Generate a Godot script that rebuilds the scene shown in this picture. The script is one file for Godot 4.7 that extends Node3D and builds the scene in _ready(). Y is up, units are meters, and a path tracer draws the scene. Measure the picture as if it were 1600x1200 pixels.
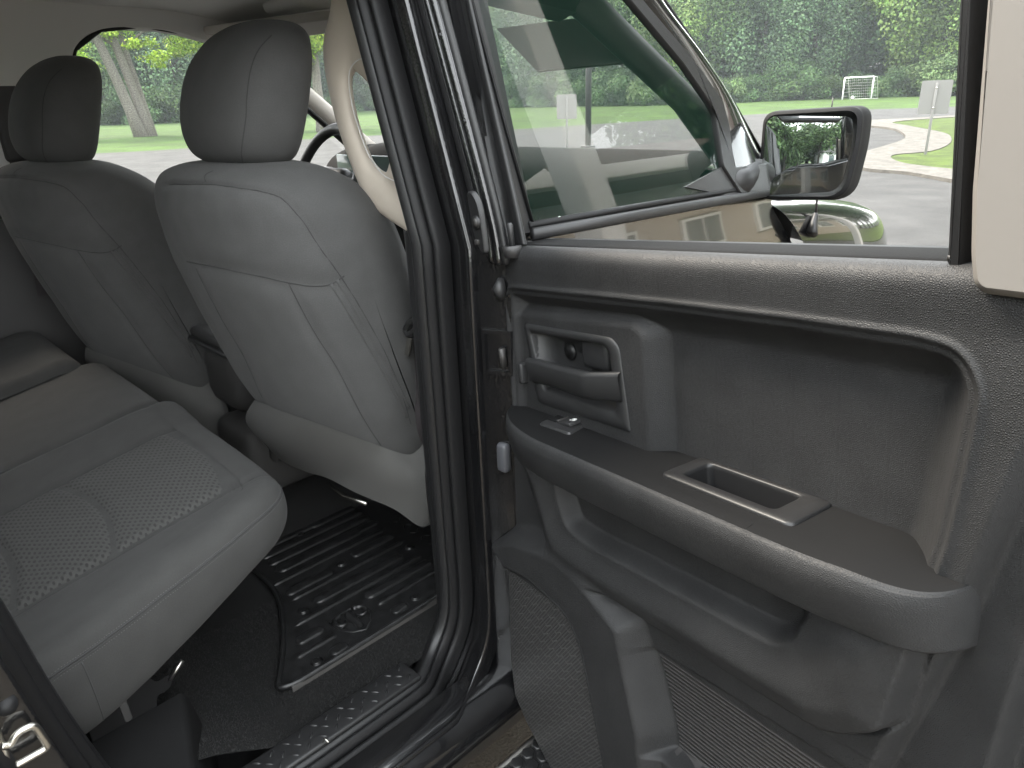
extends Node3D
# A dark pickup truck seen from its open rear door, parked beside a lawn and a wood.
# Units are metres, y up, the truck faces -z and its right side is +x.

var M := {}          # materials
var rng := RandomNumberGenerator.new()
var taken := {}


# ---------- naming ----------
func numbered(n: String) -> String:
	if not taken.has(n):
		taken[n] = 0
		return n
	taken[n] += 1
	return "%s_%03d" % [n, taken[n]]


func thing(n: String, label: String, category: String, at := Vector3.ZERO, group := "") -> Node3D:
	var o := Node3D.new()
	o.name = numbered(n)
	add_child(o)
	o.position = at
	o.set_meta("label", label)
	o.set_meta("category", category)
	if group:
		o.set_meta("group", group)
	return o


func structure(n: String, mesh: Mesh, m: Material, label: String, kind := "structure") -> MeshInstance3D:
	var o := MeshInstance3D.new()
	o.name = numbered(n)
	o.mesh = mesh
	o.material_override = m
	add_child(o)
	o.set_meta("kind", kind)
	o.set_meta("label", label)
	return o


func part(parent: Node3D, n: String, mesh: Mesh, m: Material, at := Transform3D()) -> MeshInstance3D:
	var o := MeshInstance3D.new()
	o.mesh = mesh
	o.material_override = m
	o.transform = at
	var k := 0
	var nm := n
	while parent.has_node(NodePath(nm)):
		k += 1
		nm = "%s_%03d" % [n, k]
	o.name = nm
	parent.add_child(o)
	return o


func group_part(parent: Node3D, n: String, at := Transform3D()) -> Node3D:
	var o := Node3D.new()
	var k := 0
	var nm := n
	while parent.has_node(NodePath(nm)):
		k += 1
		nm = "%s_%03d" % [n, k]
	o.name = nm
	o.transform = at
	parent.add_child(o)
	return o


# ---------- materials ----------
func noise_tex(kind: int, freq: float, octaves := 1, seed_n := 1, size := 512, ret := -1) -> NoiseTexture2D:
	var n := FastNoiseLite.new()
	n.noise_type = kind
	n.seed = seed_n
	n.frequency = freq
	n.fractal_type = FastNoiseLite.FRACTAL_FBM if octaves > 1 else FastNoiseLite.FRACTAL_NONE
	n.fractal_octaves = octaves
	if ret >= 0:
		n.cellular_return_type = ret
	var t := NoiseTexture2D.new()
	t.width = size
	t.height = size
	t.seamless = true
	t.noise = n
	return t


func mat(lin: Color, rough: float, bump: Texture2D = null, tile := 0.05, relief := 0.05, metal := 0.0) -> StandardMaterial3D:
	var m := StandardMaterial3D.new()
	m.albedo_color = lin.linear_to_srgb()
	m.roughness = rough
	m.metallic = metal
	if bump:
		m.uv1_triplanar = true
		m.uv1_scale = Vector3.ONE / tile
		m.heightmap_enabled = true
		m.heightmap_texture = bump
		m.heightmap_scale = relief
	return m


func tinted(m: StandardMaterial3D, seed_n: int, freq: float, lo: float, octaves := 3) -> StandardMaterial3D:
	# a tonal map in the same mapping as the relief
	var t := noise_tex(FastNoiseLite.TYPE_SIMPLEX_SMOOTH, freq, octaves, seed_n)
	var g := Gradient.new()
	g.set_color(0, Color(lo, lo, lo))
	g.set_color(1, Color.WHITE)
	t.color_ramp = g
	m.albedo_texture = t
	return m


func smudge(m: StandardMaterial3D, size: float, lo: float, seed_n: int) -> void:
	# wide uneven wear laid over the fine tone
	var t := noise_tex(FastNoiseLite.TYPE_SIMPLEX_SMOOTH, 0.011, 5, seed_n)
	var g := Gradient.new()
	g.set_color(0, Color(lo, lo, lo))
	g.set_color(1, Color.WHITE)
	t.color_ramp = g
	m.detail_enabled = true
	m.detail_uv_layer = BaseMaterial3D.DETAIL_UV_2
	m.detail_blend_mode = BaseMaterial3D.BLEND_MODE_MUL
	m.detail_albedo = t
	m.uv2_triplanar = true
	m.uv2_scale = Vector3.ONE / size


func glass(lin: Color, alpha: float) -> StandardMaterial3D:
	var m := StandardMaterial3D.new()
	m.transparency = BaseMaterial3D.TRANSPARENCY_ALPHA
	var c := lin.linear_to_srgb()
	m.albedo_color = Color(c.r, c.g, c.b, alpha)
	m.roughness = 0.0
	m.metallic_specular = 0.5
	return m


func make_materials() -> void:
	var grain := noise_tex(FastNoiseLite.TYPE_CELLULAR, 0.055, 1, 3, 512, FastNoiseLite.RETURN_DISTANCE2_SUB)
	var fine := noise_tex(FastNoiseLite.TYPE_SIMPLEX_SMOOTH, 0.16, 2, 5)
	var fuzz := noise_tex(FastNoiseLite.TYPE_SIMPLEX_SMOOTH, 0.3, 3, 8)
	M.black_grain = mat(Color(0.028, 0.027, 0.027), 0.46, grain, 0.055, 0.04)
	M.dash = mat(Color(0.012, 0.012, 0.012), 0.85, grain, 0.055, 0.03)
	M.dash.metallic_specular = 0.2
	M.door_grain = mat(Color(0.0295, 0.0295, 0.030), 0.50, grain, 0.055, 0.068)
	M.door_grain.metallic_specular = 0.32
	M.pad = mat(Color(0.0088, 0.0088, 0.009), 0.75, fine, 0.05, 0.012)
	M.pad.metallic_specular = 0.2
	M.satin_black = mat(Color(0.02, 0.02, 0.0205), 0.46, fine, 0.04, 0.006)
	M.trim_black = mat(Color(0.0115, 0.0115, 0.012), 0.42, fine, 0.04, 0.01)
	M.matte_black = mat(Color(0.012, 0.012, 0.0125), 0.7, grain, 0.05, 0.03)
	M.matte_black.metallic_specular = 0.3
	M.rubber = mat(Color(0.0085, 0.0085, 0.009), 0.5, fine, 0.05, 0.012)
	M.rubber.metallic_specular = 0.34
	M.mat_rubber = mat(Color(0.02, 0.02, 0.0205), 0.34, fine, 0.03, 0.014)
	M.mat_edge = mat(Color(0.075, 0.071, 0.067), 0.6, fine, 0.03, 0.02)
	M.paint = mat(Color(0.0045, 0.0045, 0.005), 0.22)
	M.paint.clearcoat_enabled = true
	M.paint.clearcoat = 1.0
	M.paint.clearcoat_roughness = 0.03
	M.jamb = mat(Color(0.006, 0.006, 0.0065), 0.2, fine, 0.5, 0.05)
	M.jamb.clearcoat_enabled = true
	M.jamb.clearcoat = 0.8
	M.jamb.clearcoat_roughness = 0.08
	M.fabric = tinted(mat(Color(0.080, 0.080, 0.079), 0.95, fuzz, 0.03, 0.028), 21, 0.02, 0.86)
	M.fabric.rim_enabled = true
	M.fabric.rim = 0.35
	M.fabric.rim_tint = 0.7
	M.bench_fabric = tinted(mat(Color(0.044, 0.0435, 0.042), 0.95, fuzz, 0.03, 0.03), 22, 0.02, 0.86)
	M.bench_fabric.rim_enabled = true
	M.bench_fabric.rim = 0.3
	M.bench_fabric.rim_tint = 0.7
	M.skirt = tinted(mat(Color(0.165, 0.163, 0.156), 1.0, fuzz, 0.045, 0.12), 23, 0.12, 0.6)
	M.seam = mat(Color(0.03, 0.03, 0.03), 0.9)
	M.thread = mat(Color(0.12, 0.12, 0.12), 0.8)
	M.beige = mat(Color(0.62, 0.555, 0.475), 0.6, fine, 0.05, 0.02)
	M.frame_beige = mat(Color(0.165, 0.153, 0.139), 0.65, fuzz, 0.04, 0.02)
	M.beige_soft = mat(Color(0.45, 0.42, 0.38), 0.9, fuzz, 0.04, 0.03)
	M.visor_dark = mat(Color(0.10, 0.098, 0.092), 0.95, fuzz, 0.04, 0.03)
	M.headliner = mat(Color(0.76, 0.755, 0.73), 0.95, fuzz, 0.04, 0.03)
	M.base_trim = mat(Color(0.022, 0.021, 0.02), 0.7, fine, 0.05, 0.02)
	M.gray_trim = mat(Color(0.68, 0.67, 0.65), 0.7, fine, 0.05, 0.02)
	M.carpet = tinted(mat(Color(0.011, 0.0105, 0.010), 1.0, fuzz, 0.05, 0.3), 24, 0.2, 0.3)
	M.webbing = mat(Color(0.035, 0.03, 0.032), 0.7, fine, 0.02, 0.03)
	M.metal = mat(Color(0.5, 0.48, 0.45), 0.3, fine, 0.08, 0.02, 1.0)
	M.steel = mat(Color(0.62, 0.6, 0.55), 0.26, fine, 0.06, 0.02, 1.0)
	M.dark_metal = mat(Color(0.05, 0.048, 0.046), 0.4, fine, 0.05, 0.02, 0.4)
	M.mirror = mat(Color(0.82, 0.86, 0.86), 0.0, null, 1, 0, 1.0)
	M.white_mark = mat(Color(0.8, 0.8, 0.78), 0.5)
	M.lens = mat(Color(0.9, 0.62, 0.38), 0.3)
	M.side_glass = glass(Color(0.012, 0.034, 0.024), 0.16)
	M.side_glass.metallic_specular = 0.36
	M.clear_glass = glass(Color(0.02, 0.05, 0.04), 0.04)
	M.clear_glass.metallic_specular = 0.25
	M.privacy_glass = glass(Color(0.02, 0.022, 0.022), 0.6)
	M.grille = mesh_cloth()
	M.ribs = rib_plastic()
	M.pattern = seat_pattern()
	# outdoors
	var ground_n := noise_tex(FastNoiseLite.TYPE_SIMPLEX_SMOOTH, 0.12, 4, 31)
	M.asphalt = tinted(mat(Color(0.122, 0.121, 0.119), 0.92, ground_n, 0.9, 0.9), 32, 0.14, 0.45, 4)
	M.concrete = tinted(mat(Color(0.175, 0.163, 0.144), 0.9, ground_n, 1.5, 0.5), 33, 0.03, 0.75, 5)
	M.grass = tinted(mat(Color(0.080, 0.180, 0.004), 0.95, ground_n, 2.6, 3.0), 34, 0.045, 0.55, 5)
	M.lawn = tinted(mat(Color(0.125, 0.205, 0.009), 0.95, ground_n, 1.3, 1.6), 35, 0.06, 0.55, 5)
	M.gravel = tinted(mat(Color(0.26, 0.21, 0.155), 0.9, noise_tex(FastNoiseLite.TYPE_CELLULAR, 0.05, 1, 36), 0.2, 0.3), 37, 0.16, 0.04, 3)
	M.bark = tinted(mat(Color(0.5, 0.46, 0.40), 0.95, ground_n, 1.2, 6.0), 38, 0.03, 0.4, 4)
	M.bark_dark = tinted(mat(Color(0.09, 0.075, 0.06), 0.95, ground_n, 1.2, 6.0), 39, 0.03, 0.5, 4)
	M.leaf = leaf_mat()
	M.white_paint = mat(Color(0.78, 0.78, 0.76), 0.5)
	M.galv = mat(Color(0.24, 0.235, 0.225), 0.5, fine, 0.3, 0.02, 0.3)
	M.pole = mat(Color(0.05, 0.05, 0.05), 0.5)
	M.siding = mat(Color(0.36, 0.31, 0.25), 0.8)
	M.shingle = tinted(mat(Color(0.16, 0.10, 0.08), 0.95, ground_n, 0.8, 0.15), 40, 0.08, 0.5, 4)
	M.soffit = mat(Color(0.035, 0.033, 0.03), 0.8)
	M.dark_glass = mat(Color(0.10, 0.13, 0.13), 0.08)
	smudge(M.door_grain, 0.5, 0.84, 61)
	smudge(M.fabric, 0.42, 0.9, 62)
	smudge(M.bench_fabric, 0.4, 0.87, 63)
	smudge(M.asphalt, 7.0, 0.74, 64)
	smudge(M.grass, 22.0, 0.62, 65)
	smudge(M.lawn, 5.0, 0.6, 66)
	smudge(M.concrete, 2.5, 0.72, 67)
	smudge(M.carpet, 0.3, 0.5, 68)
	smudge(M.mat_rubber, 0.2, 0.55, 69)


func leaf_mat() -> StandardMaterial3D:
	var m := StandardMaterial3D.new()
	m.vertex_color_use_as_albedo = true
	m.albedo_color = Color.WHITE
	m.roughness = 0.75
	m.backlight_enabled = true
	m.backlight = Color(0.035, 0.075, 0.012).linear_to_srgb()
	return m


func mesh_cloth() -> StandardMaterial3D:
	# the speaker grille: fine staggered holes with a lattice of larger hexagons, 39 by 45 mm a tile
	var w := 416
	var h := 480
	var im := Image.create(w, h, false, Image.FORMAT_RGBA8)
	var hi := Image.create(w, h, false, Image.FORMAT_RGBA8)
	var s := Vector2(208.0, 120.0)          # fits 1 x sqrt 3 cells of the lattice
	for y in h:
		for x in w:
			# fine holes, pitch 3.25 by 3.75 mm
			var best := 9.0
			for o in [Vector2(0, 0), Vector2(0.5, 0.5)]:
				var q := Vector2(x / 34.667 - o.x, y / 40.0 - o.y)
				q -= q.round()
				best = minf(best, Vector2(q.x * 0.95, q.y).length())
			var k := smoothstep(0.20, 0.30, best)
			# hexagon edges
			var d1 := 9.0
			var d2 := 9.0
			for o in [Vector2(0, 0), Vector2(0.5, 0.5)]:
				var q := Vector2(x / 138.667 - o.x, y / 240.0 - o.y)
				q -= q.round()
				var d := Vector2(q.x, q.y * 1.732).length()
				if d < d1:
					d2 = d1
					d1 = d
				else:
					d2 = minf(d2, d)
			var edge := smoothstep(0.10, 0.03, d2 - d1)
			k = maxf(k, edge)
			var c1 := lerpf(0.10, 0.9, k) + 0.1 * edge
			im.set_pixel(x, y, Color(c1, c1, c1))
			var z := k * 0.8 + edge * 0.2
			hi.set_pixel(x, y, Color(z, z, z))
	var m := mat(Color(0.075, 0.073, 0.072), 0.42)
	m.albedo_texture = ImageTexture.create_from_image(im)
	m.heightmap_enabled = true
	m.heightmap_texture = ImageTexture.create_from_image(hi)
	m.heightmap_scale = 0.12
	m.uv1_scale = Vector3(1 / 0.080, 1 / 0.094, 1)
	return m


func rib_plastic() -> StandardMaterial3D:
	# fine parallel ribs moulded in the kick panel
	var hi := Image.create(8, 64, false, Image.FORMAT_RGBA8)
	for y in 64:
		var k := pow(0.5 + 0.5 * sin(TAU * y / 64.0), 1.6)
		for x in 8:
			hi.set_pixel(x, y, Color(k, k, k))
	var m := mat(Color(0.038, 0.036, 0.036), 0.42)
	m.heightmap_enabled = true
	m.heightmap_texture = ImageTexture.create_from_image(hi)
	m.heightmap_scale = 0.16
	m.uv1_scale = Vector3(10, 1 / 0.0074, 1)
	return m


func seat_pattern() -> StandardMaterial3D:
	# the woven insert of the bench: staggered little ovals linked by lighter threads
	var n := 128
	var im := Image.create(n, n, false, Image.FORMAT_RGBA8)
	var hi := Image.create(n, n, false, Image.FORMAT_RGBA8)
	var r := RandomNumberGenerator.new()
	r.seed = 5
	for y in n:
		for x in n:
			var best := 9.0
			for c in [Vector2(32, 32), Vector2(96, 96), Vector2(-32, 96), Vector2(32, 160), Vector2(96, -32), Vector2(160, 32)]:
				best = minf(best, Vector2((x - c.x) / 34.0, (y - c.y) / 26.0).length())
			var k := smoothstep(0.75, 1.05, best)
			var c1 := lerpf(0.72, 1.0, k) * r.randf_range(0.86, 1.0)
			im.set_pixel(x, y, Color(c1, c1, c1))
			hi.set_pixel(x, y, Color(k, k, k))
	var m := mat(Color(0.050, 0.0495, 0.047), 0.95)
	m.albedo_texture = ImageTexture.create_from_image(im)
	m.heightmap_enabled = true
	m.heightmap_texture = ImageTexture.create_from_image(hi)
	m.heightmap_scale = 0.09
	m.uv1_scale = Vector3(1 / 0.017, 1 / 0.0125, 1)
	m.rim_enabled = true
	m.rim = 0.3
	m.rim_tint = 0.7
	return m


# ---------- mesh helpers ----------
func begin() -> SurfaceTool:
	var st := SurfaceTool.new()
	st.begin(Mesh.PRIMITIVE_TRIANGLES)
	st.set_smooth_group(0)
	return st


func done(st: SurfaceTool) -> ArrayMesh:
	st.generate_normals()
	return st.commit()


func grid_into(st: SurfaceTool, nu: int, nv: int, f: Callable, uvf = null) -> void:
	# f(a, b) with a, b in 0..1 gives a point; the face looks along d/da x d/db
	var pts: Array[Vector3] = []
	var uvs: Array[Vector2] = []
	for j in nv + 1:
		for i in nu + 1:
			var p: Vector3 = f.call(float(i) / nu, float(j) / nv)
			pts.append(p)
			uvs.append(uvf.call(p) if uvf != null else Vector2(float(i) / nu, float(j) / nv))
	for j in nv:
		for i in nu:
			var k := j * (nu + 1) + i
			for q in [k, k + nu + 1, k + 1, k + 1, k + nu + 1, k + nu + 2]:
				st.set_uv(uvs[q])
				st.add_vertex(pts[q])


func grid(nu: int, nv: int, f: Callable, uvf = null) -> ArrayMesh:
	var st := begin()
	grid_into(st, nu, nv, f, uvf)
	return done(st)


func box_into(st: SurfaceTool, c: Vector3, size: Vector3, r: float, b := Basis()) -> void:
	# a box with rounded edges
	var h := size / 2
	r = minf(r, minf(h.x, minf(h.y, h.z)) * 0.999)
	var core := h - Vector3(r, r, r)
	var ax := [[-h.x, -h.x + r * 0.4, -core.x, core.x, h.x - r * 0.4, h.x], [-h.y, -h.y + r * 0.4, -core.y, core.y, h.y - r * 0.4, h.y], [-h.z, -h.z + r * 0.4, -core.z, core.z, h.z - r * 0.4, h.z]]
	for d in 3:
		var e := (d + 1) % 3
		var g := (d + 2) % 3
		for s in [-1, 1]:
			var q := []
			for j in 6:
				for i in 6:
					var p := Vector3()
					p[d] = h[d] * s
					p[e] = ax[e][i]
					p[g] = ax[g][j]
					var inn := p.clamp(-core, core)
					var o := p - inn
					q.append(c + b * (inn + (o.normalized() * r if o.length() > 0 else Vector3())))
			for j in 5:
				for i in 5:
					var k: int = j * 6 + i
					var t := [k, k + 6, k + 1, k + 1, k + 6, k + 7]
					if s < 0:
						t = [k, k + 1, k + 6, k + 1, k + 7, k + 6]
					for n in t:
						st.add_vertex(q[n])


func rbox(size: Vector3, r: float, c := Vector3.ZERO, b := Basis()) -> ArrayMesh:
	var st := begin()
	box_into(st, c, size, r, b)
	return done(st)


func tube_into(st: SurfaceTool, pts: Array, rad, sides := 8, flat := 1.0, closed := false) -> void:
	# rad: a number or an array per point; flat squeezes it across
	var n := pts.size()
	var rings := []
	var up := Vector3.UP
	var prev := Vector3.ZERO
	for i in n:
		var a: Vector3 = pts[(i - 1 + n) % n] if closed else pts[maxi(i - 1, 0)]
		var c: Vector3 = pts[(i + 1) % n] if closed else pts[mini(i + 1, n - 1)]
		var t := (c - a).normalized()
		if i == 0:
			up = Vector3.UP if absf(t.y) < 0.9 else Vector3.RIGHT
			prev = (up - t * up.dot(t)).normalized()
		else:
			prev = (prev - t * prev.dot(t)).normalized()
		var s := t.cross(prev)
		var r: float = rad[i] if rad is Array else rad
		var ring := []
		for k in sides:
			var w := TAU * k / sides
			ring.append(pts[i] + prev * cos(w) * r + s * sin(w) * r * flat)
		rings.append(ring)
	var m := n if closed else n - 1
	for i in m:
		var ra: Array = rings[i]
		var rb: Array = rings[(i + 1) % n]
		for k in sides:
			var l := (k + 1) % sides
			for v in [ra[k], ra[l], rb[k], ra[l], rb[l], rb[k]]:
				st.add_vertex(v)
	if not closed:
		for e in [0, n - 1]:
			for k in sides:
				var l := (k + 1) % sides
				for v in [pts[e], rings[e][l if e == 0 else k], rings[e][k if e == 0 else l]]:
					st.add_vertex(v)


func tube(pts: Array, rad, sides := 8, flat := 1.0, closed := false) -> ArrayMesh:
	var st := begin()
	tube_into(st, pts, rad, sides, flat, closed)
	return done(st)


func spline(pts: Array, n: int) -> Array:
	# Catmull-Rom through points (Vector2, Vector3 or float), n steps per span
	var out := []
	for i in pts.size() - 1:
		for k in n:
			out.append(cr(pts, i + float(k) / n))
	out.append(pts[-1])
	return out


func cr(p: Array, t: float):
	var i := clampi(int(floor(t)), 0, p.size() - 2)
	var x := t - i
	var a = p[maxi(i - 1, 0)]
	var b = p[i]
	var c = p[i + 1]
	var d = p[mini(i + 2, p.size() - 1)]
	return 0.5 * ((2.0 * b) + (c - a) * x + (2.0 * a - 5.0 * b + 4.0 * c - d) * x * x + (3.0 * b - a - 3.0 * c + d) * x * x * x)


func rounded(poly: Array, r, seg := 5) -> PackedVector2Array:
	var out := PackedVector2Array()
	var n := poly.size()
	for i in n:
		var p: Vector2 = poly[i]
		var a: Vector2 = poly[(i - 1 + n) % n] - p
		var b: Vector2 = poly[(i + 1) % n] - p
		var rr: float = r[i] if r is Array else r
		var cut := minf(rr, minf(a.length(), b.length()) * 0.48)
		if cut < 0.0005:
			out.append(p)
			continue
		var s := p + a.normalized() * cut
		var e := p + b.normalized() * cut
		for k in seg + 1:
			var t := float(k) / seg
			out.append(s.lerp(p, t).lerp(p.lerp(e, t), t))
	return out


func extrude_into(st: SurfaceTool, poly: PackedVector2Array, depth: float, bevel: float, x := Transform3D()) -> void:
	# the polygon in x/y at z = 0, the front (z = depth) with a small bevel
	if Geometry2D.is_polygon_clockwise(poly):
		poly.reverse()
	var n := poly.size()
	var inset := PackedVector2Array()
	for i in n:
		var a := (poly[i] - poly[(i - 1 + n) % n]).normalized()
		var b := (poly[(i + 1) % n] - poly[i]).normalized()
		var nn := (Vector2(-a.y, a.x) + Vector2(-b.y, b.x)).normalized()
		inset.append(poly[i] + nn * bevel / maxf(0.5, nn.dot(Vector2(-a.y, a.x))))
	var tri := Geometry2D.triangulate_polygon(poly)
	for z in 2:
		st.set_smooth_group(1 + z)
		for k in range(0, tri.size(), 3):
			var order := [2, 1, 0] if z == 1 else [0, 1, 2]
			for o in order:
				var p := inset[tri[k + o]] if z == 1 else poly[tri[k + o]]
				st.add_vertex(x * Vector3(p.x, p.y, depth if z else 0.0))
	st.set_smooth_group(0)
	for i in n:
		var j := (i + 1) % n
		var a0 := x * Vector3(poly[i].x, poly[i].y, 0)
		var b0 := x * Vector3(poly[j].x, poly[j].y, 0)
		var a1 := x * Vector3(poly[i].x, poly[i].y, depth - bevel)
		var b1 := x * Vector3(poly[j].x, poly[j].y, depth - bevel)
		var a2 := x * Vector3(inset[i].x, inset[i].y, depth)
		var b2 := x * Vector3(inset[j].x, inset[j].y, depth)
		for v in [a0, a1, b0, b0, a1, b1, a1, a2, b1, b1, a2, b2]:
			st.add_vertex(v)


func extrude(poly: PackedVector2Array, depth: float, bevel := 0.0, x := Transform3D()) -> ArrayMesh:
	var st := begin()
	extrude_into(st, poly, depth, bevel, x)
	return done(st)


func quad_into(st: SurfaceTool, a: Vector3, b: Vector3, c: Vector3, d: Vector3) -> void:
	for v in [a, b, c, a, c, d]:
		st.add_vertex(v)


func slab(a: Vector3, b: Vector3, c: Vector3, d: Vector3, thick: Vector3) -> ArrayMesh:
	# a four cornered plate with thickness
	var st := begin()
	st.set_smooth_group(-1)
	var p := [a, b, c, d, a + thick, b + thick, c + thick, d + thick]
	for f in [[0, 1, 2, 3], [7, 6, 5, 4], [0, 4, 5, 1], [1, 5, 6, 2], [2, 6, 7, 3], [3, 7, 4, 0]]:
		quad_into(st, p[f[0]], p[f[1]], p[f[2]], p[f[3]])
	return done(st)


func plate_with_hole(outer: Array, inner: Array, thick: Vector3) -> ArrayMesh:
	# rings of equal length, joined, with thickness
	var st := begin()
	st.set_smooth_group(-1)
	var n := outer.size()
	for i in n:
		var j := (i + 1) % n
		quad_into(st, outer[i], outer[j], inner[j], inner[i])
		quad_into(st, outer[j] + thick, outer[i] + thick, inner[i] + thick, inner[j] + thick)
		quad_into(st, inner[i], inner[j], inner[j] + thick, inner[i] + thick)
		quad_into(st, outer[j], outer[i], outer[i] + thick, outer[j] + thick)
	return done(st)


func sdp(p: Vector2, poly: PackedVector2Array) -> float:
	# signed distance to a polygon, negative inside
	var d := INF
	var s := 1.0
	var n := poly.size()
	var b := poly[n - 1]
	for i in n:
		var a := poly[i]
		var e := b - a
		var w := p - a
		var q := w - e * clampf(w.dot(e) / e.length_squared(), 0, 1)
		d = minf(d, q.length_squared())
		var c1 := p.y >= a.y
		var c2 := p.y < b.y
		var c3 := e.x * w.y > e.y * w.x
		if (c1 and c2 and c3) or (not c1 and not c2 and not c3):
			s = -s
		b = a
	return s * sqrt(d)


func bounds(poly: PackedVector2Array, by: float) -> Rect2:
	var r := Rect2(poly[0], Vector2.ZERO)
	for p in poly:
		r = r.expand(p)
	return r.grow(by)


func sd(p: Vector2, e: Array) -> float:
	return sdp(p, e[0]) if (e[1] as Rect2).has_point(p) else 1.0


func region(poly: PackedVector2Array) -> Array:
	return [poly, bounds(poly, 0.08)]


func V(x: float, y: float, f: float) -> Vector3:
	return Vector3(x, y, -f)


func sgnpow(x: float, n: float) -> float:
	return signf(x) * pow(absf(x), n)


# ---------- the place ----------
func _ready() -> void:
	var cam := Camera3D.new()
	cam.name = "camera"
	cam.keep_aspect = Camera3D.KEEP_HEIGHT
	cam.fov = 56.8
	cam.near = 0.05
	cam.far = 600
	cam.transform = Transform3D(Basis(Vector3(0.70513, -0.03346, -0.70829), Vector3(-0.23837, 0.92956, -0.28123), Vector3(0.66781, 0.36714, 0.64749)).orthonormalized(), Vector3(1.79587, 1.60000, 0.80448))
	add_child(cam)
	cam.make_current()

	var sky_m := ProceduralSkyMaterial.new()
	sky_m.sky_top_color = Color(0.90, 0.92, 0.935)
	sky_m.sky_horizon_color = Color(0.955, 0.95, 0.935)
	sky_m.sky_curve = 0.2
	sky_m.ground_bottom_color = Color(0.25, 0.25, 0.22)
	sky_m.ground_horizon_color = Color(0.5, 0.52, 0.45)
	sky_m.sky_energy_multiplier = 1.0
	var sky := Sky.new()
	sky.sky_material = sky_m
	var env := Environment.new()
	env.background_mode = Environment.BG_SKY
	env.sky = sky
	env.tonemap_mode = Environment.TONE_MAPPER_LINEAR
	env.tonemap_exposure = 7.4
	env.sdfgi_enabled = true
	env.ssao_enabled = true
	env.ssil_enabled = true
	env.fog_enabled = true
	env.fog_density = 0.0006
	env.fog_light_color = Color(0.86, 0.9, 0.92)
	var we := WorldEnvironment.new()
	we.name = "world_environment"
	we.environment = env
	add_child(we)
	var sun := DirectionalLight3D.new()
	sun.name = "sun"
	sun.light_energy = 0.5
	sun.light_angular_distance = 20
	sun.light_color = Color(1, 0.96, 0.9)
	sun.shadow_enabled = true
	sun.look_at_from_position(Vector3.ZERO, Vector3(0.62, -0.75, -0.15))
	add_child(sun)

	rng.seed = 11
	make_materials()
	build_ground()
	build_truck()
	build_outdoors()


func height(x: float, z: float) -> float:
	return 0.012 * maxf(0.0, Vector2(x, z).length() - 15.0)


func drape(poly: PackedVector2Array, cell: float, lift: float, skirt := 0.0) -> ArrayMesh:
	# a polygon in x/z laid on the terrain, cell by cell
	var st := begin()
	if Geometry2D.is_polygon_clockwise(poly):
		poly.reverse()
	var b := bounds(poly, 0)
	var i0 := int(floor(b.position.x / cell))
	var i1 := int(ceil(b.end.x / cell))
	var j0 := int(floor(b.position.y / cell))
	var j1 := int(ceil(b.end.y / cell))
	for j in range(j0, j1):
		for i in range(i0, i1):
			var sq := PackedVector2Array([Vector2(i, j) * cell, Vector2(i + 1, j) * cell, Vector2(i + 1, j + 1) * cell, Vector2(i, j + 1) * cell])
			for piece in Geometry2D.intersect_polygons(poly, sq):
				var tri := Geometry2D.triangulate_polygon(piece)
				for k in range(0, tri.size(), 3):
					for o in 3:
						var p: Vector2 = piece[tri[k + o]]
						st.add_vertex(Vector3(p.x, height(p.x, p.y) + lift, p.y))
	if skirt > 0:
		for i in poly.size():
			var p := poly[i]
			var q := poly[(i + 1) % poly.size()]
			var a := Vector3(p.x, height(p.x, p.y) + lift, p.y)
			var c := Vector3(q.x, height(q.x, q.y) + lift, q.y)
			quad_into(st, a, c, c - Vector3(0, skirt, 0), a - Vector3(0, skirt, 0))
	return done(st)


func smooth_line(pts: Array, n := 5) -> PackedVector2Array:
	var out := PackedVector2Array()
	for p in spline(pts, n):
		out.append(p)
	return out


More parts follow.
